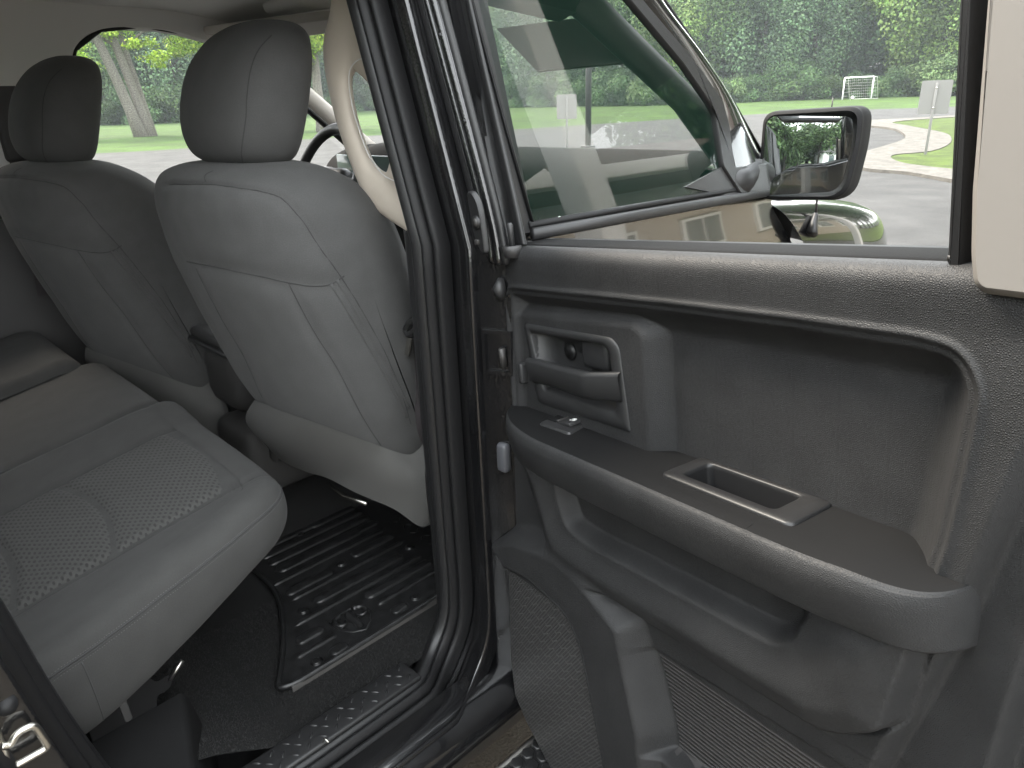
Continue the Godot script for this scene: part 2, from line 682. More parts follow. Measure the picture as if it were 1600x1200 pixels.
func build_ground() -> void:
	# one sheet to the horizon, rising gently behind the car park
	var st := begin()
	var rings := [0.0, 4.0, 8.0, 12.0, 15.0, 18.0, 24.0, 32.0, 45.0, 60.0, 80.0, 110.0, 150.0, 220.0, 320.0, 450.0]
	for i in rings.size() - 1:
		for k in 72:
			var q := []
			for c in [[i, k], [i + 1, k], [i + 1, k + 1], [i, k + 1]]:
				var r: float = rings[c[0]]
				var w: float = TAU * c[1] / 72
				q.append(Vector3(cos(w) * r, height(r, 0) , sin(w) * r))
			quad_into(st, q[0], q[1], q[2], q[3])
	structure("ground", done(st), M.grass, "short green grass field rising gently to the wood")
	var far_edge := smooth_line([Vector2(-34.398, -6.650), Vector2(-32.906, -8.413), Vector2(-32.029, -9.893), Vector2(-31.587, -11.586), Vector2(-32.265, -16.418), Vector2(-31.180, -21.207), Vector2(-28.984, -24.977), Vector2(-26.571, -28.848), Vector2(-24.664, -36.183), Vector2(-22.437, -43.408), Vector2(-18.793, -49.271), Vector2(-15.420, -50.948), Vector2(-12.340, -53.016), Vector2(-9.583, -56.115)])
	far_edge.append_array(PackedVector2Array([Vector2(40, -60), Vector2(60, 20), Vector2(20, 34), Vector2(-30, 30), Vector2(-40, 10)]))
	structure("parking_lot", drape(far_edge, 4.0, 0.02), M.asphalt, "pale worn asphalt of the car park and drive")
	# the curving concrete walk round the lawn
	var outer := smooth_line([Vector2(-6.483, -41.069), Vector2(-8.011, -38.441), Vector2(-9.645, -33.862), Vector2(-8.106, -30.685), Vector2(-6.348, -27.781), Vector2(-5.325, -25.685), Vector2(-4.389, -22.463), Vector2(-4.066, -19.810), Vector2(-4.502, -18.389), Vector2(-3.656, -16.612), Vector2(-2.195, -15.605), Vector2(-0.695, -14.800)], 6)
	var inner := smooth_line([Vector2(-0.291, -12.561), Vector2(-1.679, -13.629), Vector2(-2.998, -14.896), Vector2(-4.162, -15.558), Vector2(-5.325, -18.661), Vector2(-5.647, -21.244), Vector2(-5.983, -23.624), Vector2(-6.781, -26.101), Vector2(-8.168, -29.096), Vector2(-9.880, -31.081), Vector2(-10.792, -31.979), Vector2(-11.773, -34.485), Vector2(-9.885, -37.033), Vector2(-8.498, -40.326), Vector2(-7.056, -43.854)], 6)
	var walk := PackedVector2Array(outer)
	walk.append_array(inner)
	structure("sidewalk", drape(walk, 3.0, 0.09, 0.09), M.concrete, "pale concrete walk curving round the lawn")
	var lawn_poly := PackedVector2Array(outer)
	lawn_poly.append_array(PackedVector2Array([Vector2(9, -9), Vector2(16, -12), Vector2(16, -30)]))
	structure("lawn", drape(lawn_poly, 2.5, 0.07, 0.06), M.lawn, "lawn with dry edges inside the curve of the walk")
	# washed pebble concrete under the near side of the truck
	structure("pebble_pavement", drape(PackedVector2Array([Vector2(0.2, -2.6), Vector2(9, -2.6), Vector2(9, 6), Vector2(0.2, 6)]), 2.0, 0.035), M.gravel, "brown pebble finished paving beneath the running board")


func crown_mesh(seed_n: int, size: Vector3, lobes: int, leaves: int, leaf: float, base: Color, low := -0.9) -> ArrayMesh:
	# leaf sized faces spread over clumps that fill an uneven volume
	var r := RandomNumberGenerator.new()
	r.seed = seed_n
	var centres := []
	for i in lobes:
		var d := Vector3(r.randfn(), r.randfn() * 0.9, r.randfn()).normalized() * pow(r.randf(), 0.45)
		d.y = maxf(d.y, low)
		var s := r.randf_range(0.26, 0.42) * (1.1 - 0.35 * absf(d.y))
		centres.append([d * 0.78, s, r.randf_range(0.5, 1.45)])
	var v := PackedVector3Array()
	var nn := PackedVector3Array()
	var col := PackedColorArray()
	var idx := PackedInt32Array()
	for i in leaves:
		var c: Array = centres[r.randi() % lobes]
		var d := Vector3(r.randfn(), r.randfn(), r.randfn()).normalized()
		var p: Vector3 = (c[0] + d * c[1] * pow(r.randf(), 0.28)) * size
		p += Vector3(r.randfn(), r.randfn(), r.randfn()) * leaf * 0.6
		var n := (d + Vector3(r.randfn(), r.randfn() + 0.7, r.randfn()) * 0.55).normalized()
		var t := n.cross(Vector3(r.randfn(), r.randfn(), r.randfn())).normalized()
		var b := n.cross(t)
		var l := leaf * r.randf_range(0.6, 1.35)
		var w := l * r.randf_range(0.45, 0.8)
		var k := v.size()
		v.append_array(PackedVector3Array([p - t * l, p + b * w - n * l * 0.12, p + t * l, p - b * w - n * l * 0.12]))
		nn.append_array(PackedVector3Array([n, n, n, n]))
		var tone: float = c[2] * r.randf_range(0.75, 1.25)
		var cc := Color(base.r * tone * r.randf_range(0.9, 1.15), base.g * tone, base.b * tone)
		col.append_array(PackedColorArray([cc, cc, cc, cc]))
		idx.append_array(PackedInt32Array([k, k + 1, k + 2, k, k + 2, k + 3]))
	var a := []
	a.resize(Mesh.ARRAY_MAX)
	a[Mesh.ARRAY_VERTEX] = v
	a[Mesh.ARRAY_NORMAL] = nn
	a[Mesh.ARRAY_COLOR] = col
	a[Mesh.ARRAY_INDEX] = idx
	var m := ArrayMesh.new()
	m.add_surface_from_arrays(Mesh.PRIMITIVE_TRIANGLES, a)
	return m


func branch_mesh(h: float, r0: float, seed_n: int, limbs: int, spread: float, lean := Vector3.ZERO) -> ArrayMesh:
	var r := RandomNumberGenerator.new()
	r.seed = seed_n
	var st := begin()
	var trunk := []
	var rad := []
	for i in 9:
		var t := i / 8.0
		trunk.append(Vector3(r.randfn() * 0.012 * h * t, h * t - 0.2, r.randfn() * 0.012 * h * t) + lean * h * t * t)
		rad.append(r0 * (1.35 - 0.35 * minf(1, t * 8)) * (1 - 0.82 * t))
	tube_into(st, trunk, rad, 9)
	for i in limbs:
		var t := r.randf_range(0.3, 0.92)
		var p: Vector3 = cr(trunk, t * 8)
		var w := r.randf() * TAU
		var d := Vector3(cos(w), r.randf_range(0.25, 0.9), sin(w)).normalized()
		var l := spread * h * r.randf_range(0.5, 1.0) * (1.15 - t * 0.7)
		tube_into(st, [p, p + d * l * 0.5 + Vector3(0, l * 0.06, 0), p + d * l + Vector3(0, l * 0.2, 0)], [r0 * 0.42 * (1.1 - t), r0 * 0.22 * (1.1 - t), r0 * 0.06], 6)
	return done(st)


func tree(n: String, label: String, at: Vector3, crown: Mesh, trunk: Mesh, bark: Material, s: float, turn: float, grp: String, crown_y: float) -> Node3D:
	var t := thing(n, label, "tree", at, grp)
	t.rotation.y = turn
	part(t, "trunk", trunk, bark, Transform3D(Basis().scaled(Vector3.ONE * s), Vector3.ZERO))
	part(t, "crown", crown, M.leaf, Transform3D(Basis().scaled(Vector3(s, s, s)), Vector3(0, crown_y * s, 0)))
	return t


func build_outdoors() -> void:
	var kinds := []
	var greens := [Color(0.080, 0.150, 0.040), Color(0.060, 0.118, 0.044), Color(0.115, 0.190, 0.042), Color(0.072, 0.130, 0.058)]
	for k in 4:
		kinds.append([crown_mesh(100 + k, Vector3(5.0, 7.6, 5.0), 30, 20000, 0.135, greens[k]), branch_mesh(14, 0.26, 50 + k, 9, 0.32)])
	var bush := [crown_mesh(120, Vector3(3.2, 2.3, 2.6), 14, 7000, 0.09, Color(0.062, 0.125, 0.038)), crown_mesh(121, Vector3(3.4, 2.0, 2.6), 14, 7000, 0.09, Color(0.07, 0.125, 0.035))]
	var bush_stem := branch_mesh(2.6, 0.06, 77, 6, 0.5)
	var names := ["mid green leafy tree in the wood beyond the field", "dark green leafy tree in the wood beyond the field", "light yellow green tree in the wood beyond the field", "bluish green leafy tree in the wood beyond the field"]
	# the wood: three rows along its edge
	var line := [Vector3(-103.3617, 1.0842, -20.3871), Vector3(-91.0645, 0.9498, -23.9211), Vector3(-81.8733, 0.8642, -29.4672), Vector3(-88.3869, 1.0025, -43.5752), Vector3(-102.1663, 1.3001, -69.0962), Vector3(-90.4519, 1.2437, -76.7734), Vector3(-71.1917, 1.0660, -75.5869), Vector3(-57.1073, 0.9482, -74.6807), Vector3(-45.9447, 0.8437, -71.8782), Vector3(-41.0606, 0.8689, -77.1598), Vector3(-36.3909, 0.8897, -81.3757), Vector3(-32.0645, 0.9051, -84.5499), Vector3(-25.4703, 0.8775, -84.3604), Vector3(-20.6784, 0.8589, -84.0687), Vector3(-14.9753, 0.8236, -82.2859)]
	var edge := spline(line, 6)
	var walked := 0.0
	var count := 0
	for i in edge.size() - 1:
		var a: Vector3 = edge[i]
		var b: Vector3 = edge[i + 1]
		walked += a.distance_to(b)
		if walked < 4.6:
			continue
		walked = 0
		var out := Vector3(a.x, 0, a.z).normalized()
		for row in 4:
			var k := rng.randi() % 4
			var p := a + out * (4.0 + row * 6.5 + rng.randf_range(-2, 2)) + out.cross(Vector3.UP) * rng.randf_range(-2.4, 2.4)
			p.y = height(p.x, p.z)
			var s := rng.randf_range(0.95, 1.3) + row * 0.26
			tree("wood_tree", names[k], p, kinds[k][0], kinds[k][1], M.bark_dark, s, rng.randf() * TAU, "trees of the wood beyond the field", 8.2)
			count += 1
		for q in 2:
			var p := a + out * rng.randf_range(9.0, 16.0) + out.cross(Vector3.UP) * rng.randf_range(-2.5, 2.5)
			p.y = height(p.x, p.z)
			var t := thing("shrub", "tall leafy thicket between the trunks of the wood", "shrub", p, "thickets between the trunks")
			var s := rng.randf_range(1.7, 2.5)
			part(t, "foliage", bush[rng.randi() % 2], M.leaf, Transform3D(Basis(Vector3.UP, rng.randf() * TAU).scaled(Vector3.ONE * s), Vector3(0, 1.5 * s, 0)))
			part(t, "stem", bush_stem, M.bark_dark)
		for q in 2:
			var p := a + out * rng.randf_range(-0.6, 2.0) + out.cross(Vector3.UP) * (q * 2.4 - 1.2 + rng.randf_range(-0.8, 0.8))
			p.y = height(p.x, p.z)
			var t := thing("shrub", "leafy shrub at the foot of the wood beyond the field", "shrub", p, "shrubs along the edge of the wood")
			t.rotation.y = rng.randf() * TAU
			var s := rng.randf_range(0.8, 1.5)
			part(t, "foliage", bush[rng.randi() % 2], M.leaf, Transform3D(Basis().scaled(Vector3.ONE * s), Vector3(0, 1.5 * s, 0)))
			part(t, "stem", bush_stem, M.bark_dark)
	for i in 10:
		# tall trees on the lawn to the right, met in the paint and the glass
		var w := deg_to_rad(1.0 + i * 2.6)
		var dd := rng.randf_range(34, 42)
		var p := Vector3(1.8 + dd * sin(w), 0, 0.8 - dd * cos(w))
		p.y = height(p.x, p.z)
		tree("lawn_tree", "tall green tree on the lawn, mirrored in the fender", p, kinds[i % 4][0], kinds[i % 4][1], M.bark_dark, rng.randf_range(1.3, 1.6), rng.randf() * TAU, "tall trees on the lawn to the right", 8.2)
	big_tree()
	street_sign(Vector3(-3.9426, 0.0520, -18.9265), "back of a grey sign on a leaning post by the walk", 0.0)
	street_sign(Vector3(-14.2646, 0.0924, -17.6542), "back of a grey sign on the drive ahead of the truck", 0.12)
	soccer_goal()
	var pp: Vector3 = Vector3(-14.4586, 0.1062, -18.9710)
	var post := thing("lamp_post", "slim dark post standing on the drive ahead of the windscreen", "post", pp)
	part(post, "shaft", tube([Vector3(0, -0.1, 0), Vector3(0, 4.6, 0)], 0.1, 10), M.pole)
	part(post, "base_plate", rbox(Vector3(0.36, 0.06, 0.36), 0.02, Vector3(0, 0.05, 0)), M.pole)
	build_house()
	behind()


func big_tree() -> void:
	var at: Vector3 = Vector3(-48.6546, 0.4359, -16.3477)
	var t := thing("shade_tree", "tall pale barked tree with three trunks and bright leaves at the lawn's edge", "tree", at)
	var to := Vector3(at.x, 0, at.z).normalized()
	var side := to.cross(Vector3.UP)   # to the right as seen from the truck
	var k := 0
	for d in [[-0.18, -1.55, 0.27], [0.22, -0.95, 0.24], [0.42, -0.55, 0.16]]:
		var pts := []
		var rad := []
		for i in 8:
			var f := i / 7.0
			pts.append(side * (d[0] + d[1] * f * 1.9 + 0.12 * sin(f * 5 + k * 0.7)) + Vector3(0, -0.2 + 12.5 * f, 0) + to * (0.3 * k - 0.3 + 0.5 * f * (k - 1)))
			rad.append(d[2] * (1.3 - 0.75 * f if f > 0.05 else 1.65))
		part(t, "trunk", tube(pts, rad, 11), M.bark)
		for b in 3:
			var p: Vector3 = cr(pts, 3.0 + b * 1.25)
			var s := -1.0 if k == 0 else (1.0 if (b + k) % 2 == 0 else -1.0)
			part(t, "limb", tube([p, p + side * s * 1.2 + Vector3(0, 0.9, 0), p + side * s * 2.9 + Vector3(0, 1.0, 0) + to * (b - 1.5)], [0.11, 0.07, 0.02], 7), M.bark)
		k += 1
	var green := Color(0.25, 0.37, 0.032)
	for c in [[-4.4, 6.3, 2.6, 1.7, 0], [1.6, 7.4, 3.0, 1.9, 1], [4.0, 5.6, 2.6, 1.3, 2], [-2.0, 10.4, 5.0, 3.0, 3], [4.6, 9.0, 4.6, 2.6, 4], [-6.6, 8.2, 3.2, 2.4, 5], [7.4, 6.6, 2.8, 1.8, 6], [1.9, 4.5, 1.8, 0.6, 7], [-2.6, 4.5, 1.7, 0.7, 8], [-4.8, 4.3, 1.4, 0.6, 9], [-0.9, 6.0, 1.5, 0.9, 10], [-3.2, 5.4, 1.6, 0.8, 11], [2.8, 6.4, 1.7, 0.9, 12], [-6.2, 5.2, 1.8, 0.9, 13], [5.6, 4.6, 1.5, 0.6, 14], [0.6, 5.3, 1.2, 0.5, 15], [-1.6, 7.6, 2.2, 1.2, 16], [-5.4, 6.8, 2.0, 1.1, 17], [3.4, 7.4, 2.2, 1.2, 18], [-3.9, 3.7, 1.3, 0.45, 19]]:
		part(t, "foliage", crown_mesh(300 + c[4], Vector3(c[2], c[3], 2.6), 12, int(700 * c[2] * c[3]), 0.085, green * [1.0, 0.85, 1.1][c[4] % 3]), M.leaf, Transform3D(Basis(side, Vector3.UP, -to), side * c[0] + Vector3(0, c[1], 0) + to * ((c[4] % 3) - 1.0)))
	# a second tree with bright leaves, ahead of the windscreen
	var at2: Vector3 = Vector3(-39.1330, 0.3680, -23.5428)
	var t2 := thing("shade_tree", "bright yellow green tree seen through the windscreen", "tree", at2)
	part(t2, "trunk", branch_mesh(11, 0.34, 91, 9, 0.3), M.bark)
	for c in [[0.0, 8.6, 3.6, 3.0, 9], [-2.8, 6.4, 2.4, 2.2, 10], [2.6, 6.2, 2.6, 2.0, 11], [0.5, 5.0, 2.4, 1.6, 12]]:
		part(t2, "foliage", crown_mesh(330 + c[4], Vector3(c[2], c[3], 2.8), 11, 5000, 0.09, green), M.leaf, Transform3D(Basis(), Vector3(c[0], c[1], c[0] * 0.4)))


func street_sign(at: Vector3, label: String, turn: float) -> void:
	var s := thing("street_sign", label, "sign", at)
	var yaw := atan2(at.x - 1.8, at.z - 0.8)
	s.rotation.y = yaw + turn + PI
	s.rotation.z = 0.0
	part(s, "post", rbox(Vector3(0.06, 1.72, 0.035), 0.008, Vector3(0, 0.8, 0)), M.galv)
	var plate := rounded([Vector2(-0.32, 0.98), Vector2(0.32, 0.98), Vector2(0.32, 1.72), Vector2(-0.32, 1.72)], 0.04, 4)
	part(s, "plate", extrude(plate, 0.006, 0.001, Transform3D(Basis(), Vector3(0, 0, -0.03))), M.galv)
	for y in [1.12, 1.56]:
		part(s, "bolt", tube([Vector3(0, y, 0.0), Vector3(0, y, 0.03)], 0.018, 8), M.steel)


func soccer_goal() -> void:
	var a: Vector3 = Vector3(-29.5671, 0.8172, -77.6612)
	var b: Vector3 = Vector3(-27.1674, 0.8197, -78.7583)
	var g := thing("soccer_goal", "white framed soccer goal with net before the wood", "goal", a)
	var w := b - a
	w.y = 0.02
	var h := Vector3(0, 2.05, 0)
	var back := Vector3(w.z, 0, -w.x).normalized()
	if back.dot(a) < 0:
		back = -back
	back = (back + w.normalized() * 0.45).normalized() * 1.9
	part(g, "goal_post", tube([Vector3.ZERO, h], 0.07, 8), M.white_paint)
	part(g, "goal_post", tube([w, w + h], 0.07, 8), M.white_paint)
	part(g, "crossbar", tube([h, w + h], 0.07, 8), M.white_paint)
	for p in [Vector3.ZERO, w]:
		part(g, "stay", tube([p + h, p + h + back * 0.45, p + back], 0.03, 6), M.white_paint)
	part(g, "ground_bar", tube([back, w + back], 0.03, 6), M.white_paint)
	var st := begin()
	for i in 15:
		var t := i / 14.0
		tube_into(st, [w * t + h, w * t + h + back * 0.45, w * t + back], 0.006, 4)
	for i in 9:
		var t := i / 8.0
		var p := h.lerp(back, t)
		tube_into(st, [p, p + w], 0.006, 4)
	for p in [Vector3.ZERO, w]:
		for i in range(1, 6):
			var q := Vector3(0, 2.05 * i / 6.0, 0)
			tube_into(st, [p + q, p + back * (1 - i / 6.0 * 0.55) + q], 0.006, 4)
	var net := part(g, "net", done(st), M.white_paint)
	net.set_meta("kind", "stuff")
	var ball := thing("ball", "white ball lying in the mouth of the goal", "ball", a + w * 0.28 + back * 0.3 + Vector3(0, 0.17, 0))
	var sp := SphereMesh.new()
	sp.radius = 0.17
	sp.height = 0.34
	part(ball, "cover", sp, M.white_paint)


func build_house() -> void:
	# the tan building to the right of the drive: it shows in the truck's glass and paint
	var b := thing("hall_building", "tan sided hall with brown shingle roof beside the drive", "building", Vector3(9.4, 0, -13.5))
	part(b, "wall", rbox(Vector3(9, 4.3, 19), 0.05, Vector3(4.5, 2.1, 0)), M.siding)
	var roof := begin()
	roof.set_smooth_group(-1)
	for q in [[Vector3(-0.7, 4.25, -10), Vector3(-0.7, 4.25, 10), Vector3(4.5, 6.9, 10), Vector3(4.5, 6.9, -10)], [Vector3(9.7, 4.25, 10), Vector3(9.7, 4.25, -10), Vector3(4.5, 6.9, -10), Vector3(4.5, 6.9, 10)]]:
		quad_into(roof, q[0], q[1], q[2], q[3])
		quad_into(roof, q[3] - Vector3(0, 0.18, 0), q[2] - Vector3(0, 0.18, 0), q[1] - Vector3(0, 0.18, 0), q[0] - Vector3(0, 0.18, 0))
	part(b, "roof", done(roof), M.shingle)
	part(b, "gable", extrude(PackedVector2Array([Vector2(0.1, 4.25), Vector2(8.9, 4.25), Vector2(4.5, 6.6)]), 18.6, 0.0, Transform3D(Basis(), Vector3(0, 0, -9.3))), M.siding)
	part(b, "gutter", rbox(Vector3(0.22, 0.3, 20.2), 0.03, Vector3(-0.8, 4.2, 0)), M.white_paint)
	part(b, "fascia", rbox(Vector3(0.1, 0.3, 19.1), 0.02, Vector3(-0.1, 3.8, 0)), M.white_paint)
	for i in 6:
		var z := 3.4 + i * 0.62
		part(b, "skylight", rbox(Vector3(0.9, 0.1, 0.46), 0.02, Vector3(0.75, 5.02, z), Basis(Vector3(0, 0, 1), 0.47)), M.white_paint)
	for i in 5:
		var z := -7.5 + i * 3.4
		var w := part(b, "window", rbox(Vector3(0.14, 1.7, 1.7), 0.02, Vector3(-0.03, 2.2, z)), M.white_paint)
		part(w, "pane", rbox(Vector3(0.05, 1.4, 0.68), 0.01, Vector3(-0.1, 2.2, z - 0.38)), M.dark_glass)
		part(w, "pane", rbox(Vector3(0.05, 1.4, 0.68), 0.01, Vector3(-0.1, 2.2, z + 0.38)), M.dark_glass)
	# the entrance canopy whose edge the window glass mirrors
	var c := thing("entrance_canopy", "dark ceilinged entrance canopy on square posts beside the hall", "canopy", Vector3(5.9, 0, -4.6))
	part(c, "roof_slab", rbox(Vector3(6.4, 0.4, 4.3), 0.03, Vector3(0, 3.9, 0)), M.soffit)
	part(c, "fascia", rbox(Vector3(6.5, 0.3, 0.12), 0.02, Vector3(0, 3.95, -2.2)), M.white_paint)
	for p in [Vector3(-2.9, 0, -1.8), Vector3(-2.9, 0, 1.8)]:
		part(c, "post", rbox(Vector3(0.24, 3.75, 0.24), 0.02, p + Vector3(0, 1.85, 0)), M.white_paint)


func behind() -> void:
	structure("rear_lawn", drape(PackedVector2Array([Vector2(-50, 15), Vector2(40, 17), Vector2(40, 34), Vector2(-50, 34)]), 4.0, 0.05), M.grass, "green lawn behind the truck")
	# the far side of the car park, met only in the door mirror
	var crown := crown_mesh(140, Vector3(4.4, 6.4, 4.4), 22, 5000, 0.22, Color(0.062, 0.118, 0.032))
	var trunk := branch_mesh(12, 0.28, 66, 8, 0.3)
	for i in 66:
		var p := Vector3(-64 + (i % 22) * 4.2 + rng.randf_range(-1, 1), 0, 30 + 6 * int(i / 22) + rng.randf_range(-1.5, 1.5))
		p.y = height(p.x, p.z)
		tree("yard_tree", "green tree behind the truck, seen in the door mirror", p, crown, trunk, M.bark_dark, rng.randf_range(1.1, 1.5), rng.randf() * TAU, "trees behind the truck", 6.0)
	var h := thing("white_house", "white house with grey roof behind the truck", "house", Vector3(15.0, height(15, 28), 29))
	part(h, "wall", rbox(Vector3(7, 3.4, 6), 0.03, Vector3(0, 1.7, 0)), M.white_paint)
	part(h, "roof", extrude(PackedVector2Array([Vector2(-4, 3.4), Vector2(4, 3.4), Vector2(0, 6.0)]), 6.8, 0.0, Transform3D(Basis(), Vector3(0, 0, -3.4))), M.galv)
	part(h, "window", rbox(Vector3(1.2, 1.3, 0.1), 0.02, Vector3(-1.6, 1.9, -3.02)), M.dark_glass)
	part(h, "window", rbox(Vector3(1.2, 1.3, 0.1), 0.02, Vector3(1.6, 1.9, -3.02)), M.dark_glass)


# ---------- the truck ----------
func build_truck() -> void:
	var t := thing("pickup_truck", "black crew cab pickup truck with its right rear door swung open", "pickup truck")
	build_cabin(t)
	build_floor(t)
	var seat := group_part(t, "front_seat")
	make_seat(seat)
	seat.position = V(0.3750, 0, -0.0250)
	seat.set_meta("label", "grey cloth front passenger seat behind the pillar")
	var drv := seat.duplicate()
	drv.name = "front_seat_001"
	t.add_child(drv)
	drv.position = V(-0.44, -0.012, -0.155)
	drv.set_meta("label", "grey cloth driver seat by the far window")
	build_bench(t)
	build_pillar(t)
	build_front(t)
	build_mirror(t)
	build_door(t)
	build_mat()


func build_cabin(t: Node3D) -> void:
	# headliner, a shallow dome
	var roof_y := func(x: float, f: float) -> float:
		return 1.955 - 0.075 * pow(absf(x) / 0.76, 3.0) - 0.05 * smoothstep(0.1, 0.62, f) - 0.02 * smoothstep(-0.6, -1.3, f)
	var hl := func(a: float, b: float) -> Vector3:
		var x := lerpf(0.74, -0.74, a)
		var f := lerpf(-1.35, 0.56, b)
		return V(x, roof_y.call(x, f), f)
	part(t, "headliner", grid(24, 24, hl), M.headliner)
	var ro := func(a: float, b: float) -> Vector3:
		var x := lerpf(-0.80, 0.80, a)
		var f := lerpf(-1.4, 0.7, b)
		return V(x, roof_y.call(x * 0.95, f) + 0.045 - 0.06 * pow(absf(a - 0.5) * 2, 8), f)
	part(t, "roof_skin", grid(20, 16, ro), M.paint)
	# right roof rail above the doors
	part(t, "roof_rail", tube([V(0.70, 1.86, -1.35), V(0.71, 1.87, -0.5), V(0.70, 1.86, 0.1), V(0.69, 1.83, 0.45)], 0.075, 10), M.trim_black)
	# left wall: lower trim, pillar, header, front pillar
	part(t, "left_door_trim", rbox(Vector3(0.08, 0.95, 2.5), 0.03, V(-0.84, 0.905, 0.0)), M.black_grain)
	part(t, "left_belt_trim", rbox(Vector3(0.12, 0.06, 2.5), 0.028, V(-0.83, 1.36, 0.0)), M.black_grain)
	var lw := group_part(t, "left_pillar")
	var lp := rounded([Vector2(0.36, 1.30), Vector2(0.115, 1.30), Vector2(0.125, 1.72), Vector2(0.085, 1.83), Vector2(0.0, 1.862), Vector2(-0.16, 1.862), Vector2(-0.4, 1.81), Vector2(-0.46, 1.86), Vector2(-0.46, 1.98), Vector2(0.36, 1.98)], [0.01, 0.01, 0.1, 0.09, 0.05, 0.05, 0.1, 0.02, 0.01, 0.01], 6)
	part(lw, "trim_panel", extrude(lp, 0.035, 0.012, Transform3D(Basis(Vector3(0, 0, 1), Vector3(0.24, 0.97, 0).normalized(), Vector3(0.97, -0.24, 0).normalized()), V(-1.165, 0.04, 0))), M.gray_trim)
	part(lw, "belt_guide", rbox(Vector3(0.03, 0.22, 0.07), 0.014, V(-0.735, 1.60, -0.30)), M.black_grain)
	part(lw, "webbing", slab(V(-0.722, 1.72, -0.315), V(-0.722, 1.72, -0.265), V(-0.745, 1.1, -0.30), V(-0.745, 1.1, -0.35), Vector3(0.003, 0, 0)), M.webbing)
	part(lw, "window_seal", tube([V(-0.805, 1.39, -0.118), V(-0.735, 1.70, -0.122), V(-0.712, 1.79, -0.098), V(-0.695, 1.845, -0.02), V(-0.69, 1.86, 0.1), V(-0.70, 1.835, 0.3), V(-0.75, 1.6, 0.66), V(-0.80, 1.40, 0.92)], 0.011, 8), M.rubber)
	part(t, "left_front_glass", slab(V(-0.855, 1.36, -0.12), V(-0.855, 1.36, 0.95), V(-0.735, 1.86, 0.3), V(-0.735, 1.86, -0.12), Vector3(-0.004, 0, 0)), M.clear_glass)
	part(t, "left_rear_glass", slab(V(-0.855, 1.36, -1.15), V(-0.855, 1.36, -0.36), V(-0.735, 1.86, -0.36), V(-0.735, 1.86, -1.0), Vector3(-0.004, 0, 0)), M.privacy_glass)
	part(t, "left_header", rbox(Vector3(0.05, 0.10, 1.9), 0.02, V(-0.745, 1.91, -0.45)), M.gray_trim)
	for s in [-1.0, 1.0]:
		part(t, "windscreen_pillar", tube([V(0.70 * s, 1.90, 0.30), V(0.725 * s, 1.80, 0.46), V(0.80 * s, 1.595, 0.76), V(0.86 * s, 1.40, 1.0)], [0.035, 0.036, 0.034, 0.06], 10, 0.8), M.beige_soft if s < 0 else M.black_grain)
	part(t, "windscreen_header", tube([V(-0.70, 1.885, 0.56), V(0, 1.915, 0.60), V(0.70, 1.885, 0.56)], 0.035, 8), M.headliner)
	part(t, "windscreen", slab(V(-0.84, 1.41, 1.20), V(0.84, 1.41, 1.20), V(0.70, 1.90, 0.58), V(-0.70, 1.90, 0.58), Vector3(0, 0.003, -0.003)), M.clear_glass)
	# rear wall with a window
	var rw := group_part(t, "rear_wall")
	part(rw, "lower_panel", rbox(Vector3(1.68, 0.95, 0.06), 0.02, V(0, 0.9, -1.36)), M.carpet)
	for s in [-1.0, 1.0]:
		part(rw, "side_panel", rbox(Vector3(0.22, 0.6, 0.06), 0.02, V(0.70 * s, 1.62, -1.36)), M.gray_trim)
	part(rw, "glass", rbox(Vector3(1.2, 0.5, 0.005), 0.002, V(0, 1.62, -1.36)), M.privacy_glass)
	# right rear corner panel behind the door opening
	part(t, "rear_quarter_trim", rbox(Vector3(0.06, 0.8, 0.5), 0.025, V(0.80, 0.93, -1.08)), M.black_grain)
	part(t, "rear_quarter_pillar", rbox(Vector3(0.10, 0.55, 0.30), 0.04, V(0.74, 1.62, -1.2)), M.gray_trim)
	# driver's sun visor, folded up, with its clip, and the overhead console with a lamp
	var vis := group_part(t, "sun_visor")
	var vp := rounded([Vector2(-0.72, 0.275), Vector2(-0.10, 0.40), Vector2(-0.10, 0.58), Vector2(-0.70, 0.55)], 0.05, 6)
	part(vis, "panel", extrude(vp, 0.022, 0.009, Transform3D(Basis(Vector3(1, 0, 0), Vector3(0, -0.04, -1), Vector3(0, -1, 0.04)), Vector3(0, 1.872, 0))), M.beige_soft)
	part(vis, "pivot_rod", tube([V(-0.66, 1.862, 0.34), V(-0.12, 1.866, 0.46)], 0.006, 8), M.gray_trim)
	var vis2 := group_part(t, "sun_visor")
	part(vis2, "panel", slab(Vector3(0.3471, 1.7751, -0.6000), Vector3(0.5810, 1.7785, -0.6400), Vector3(0.7606, 1.6737, -0.6000), Vector3(0.5224, 1.6673, -0.5600), Vector3(0.004, 0.003, 0.014)), M.visor_dark)
	vis2.set_meta("label", "right sun visor swung down behind the windscreen")
	var oc := group_part(t, "overhead_console")
	part(oc, "shell", rbox(Vector3(0.24, 0.05, 0.34), 0.024, (Vector3(-0.3874, 1.9050, -0.5381)) + Vector3(0.02, 0.0, -0.02)), M.headliner)
	part(oc, "lamp_lens", rbox(Vector3(0.06, 0.012, 0.04), 0.005, Vector3(-0.3743, 1.8780, -0.5581)), M.lens)
	# dashboard and steering wheel
	var d := group_part(t, "dashboard")
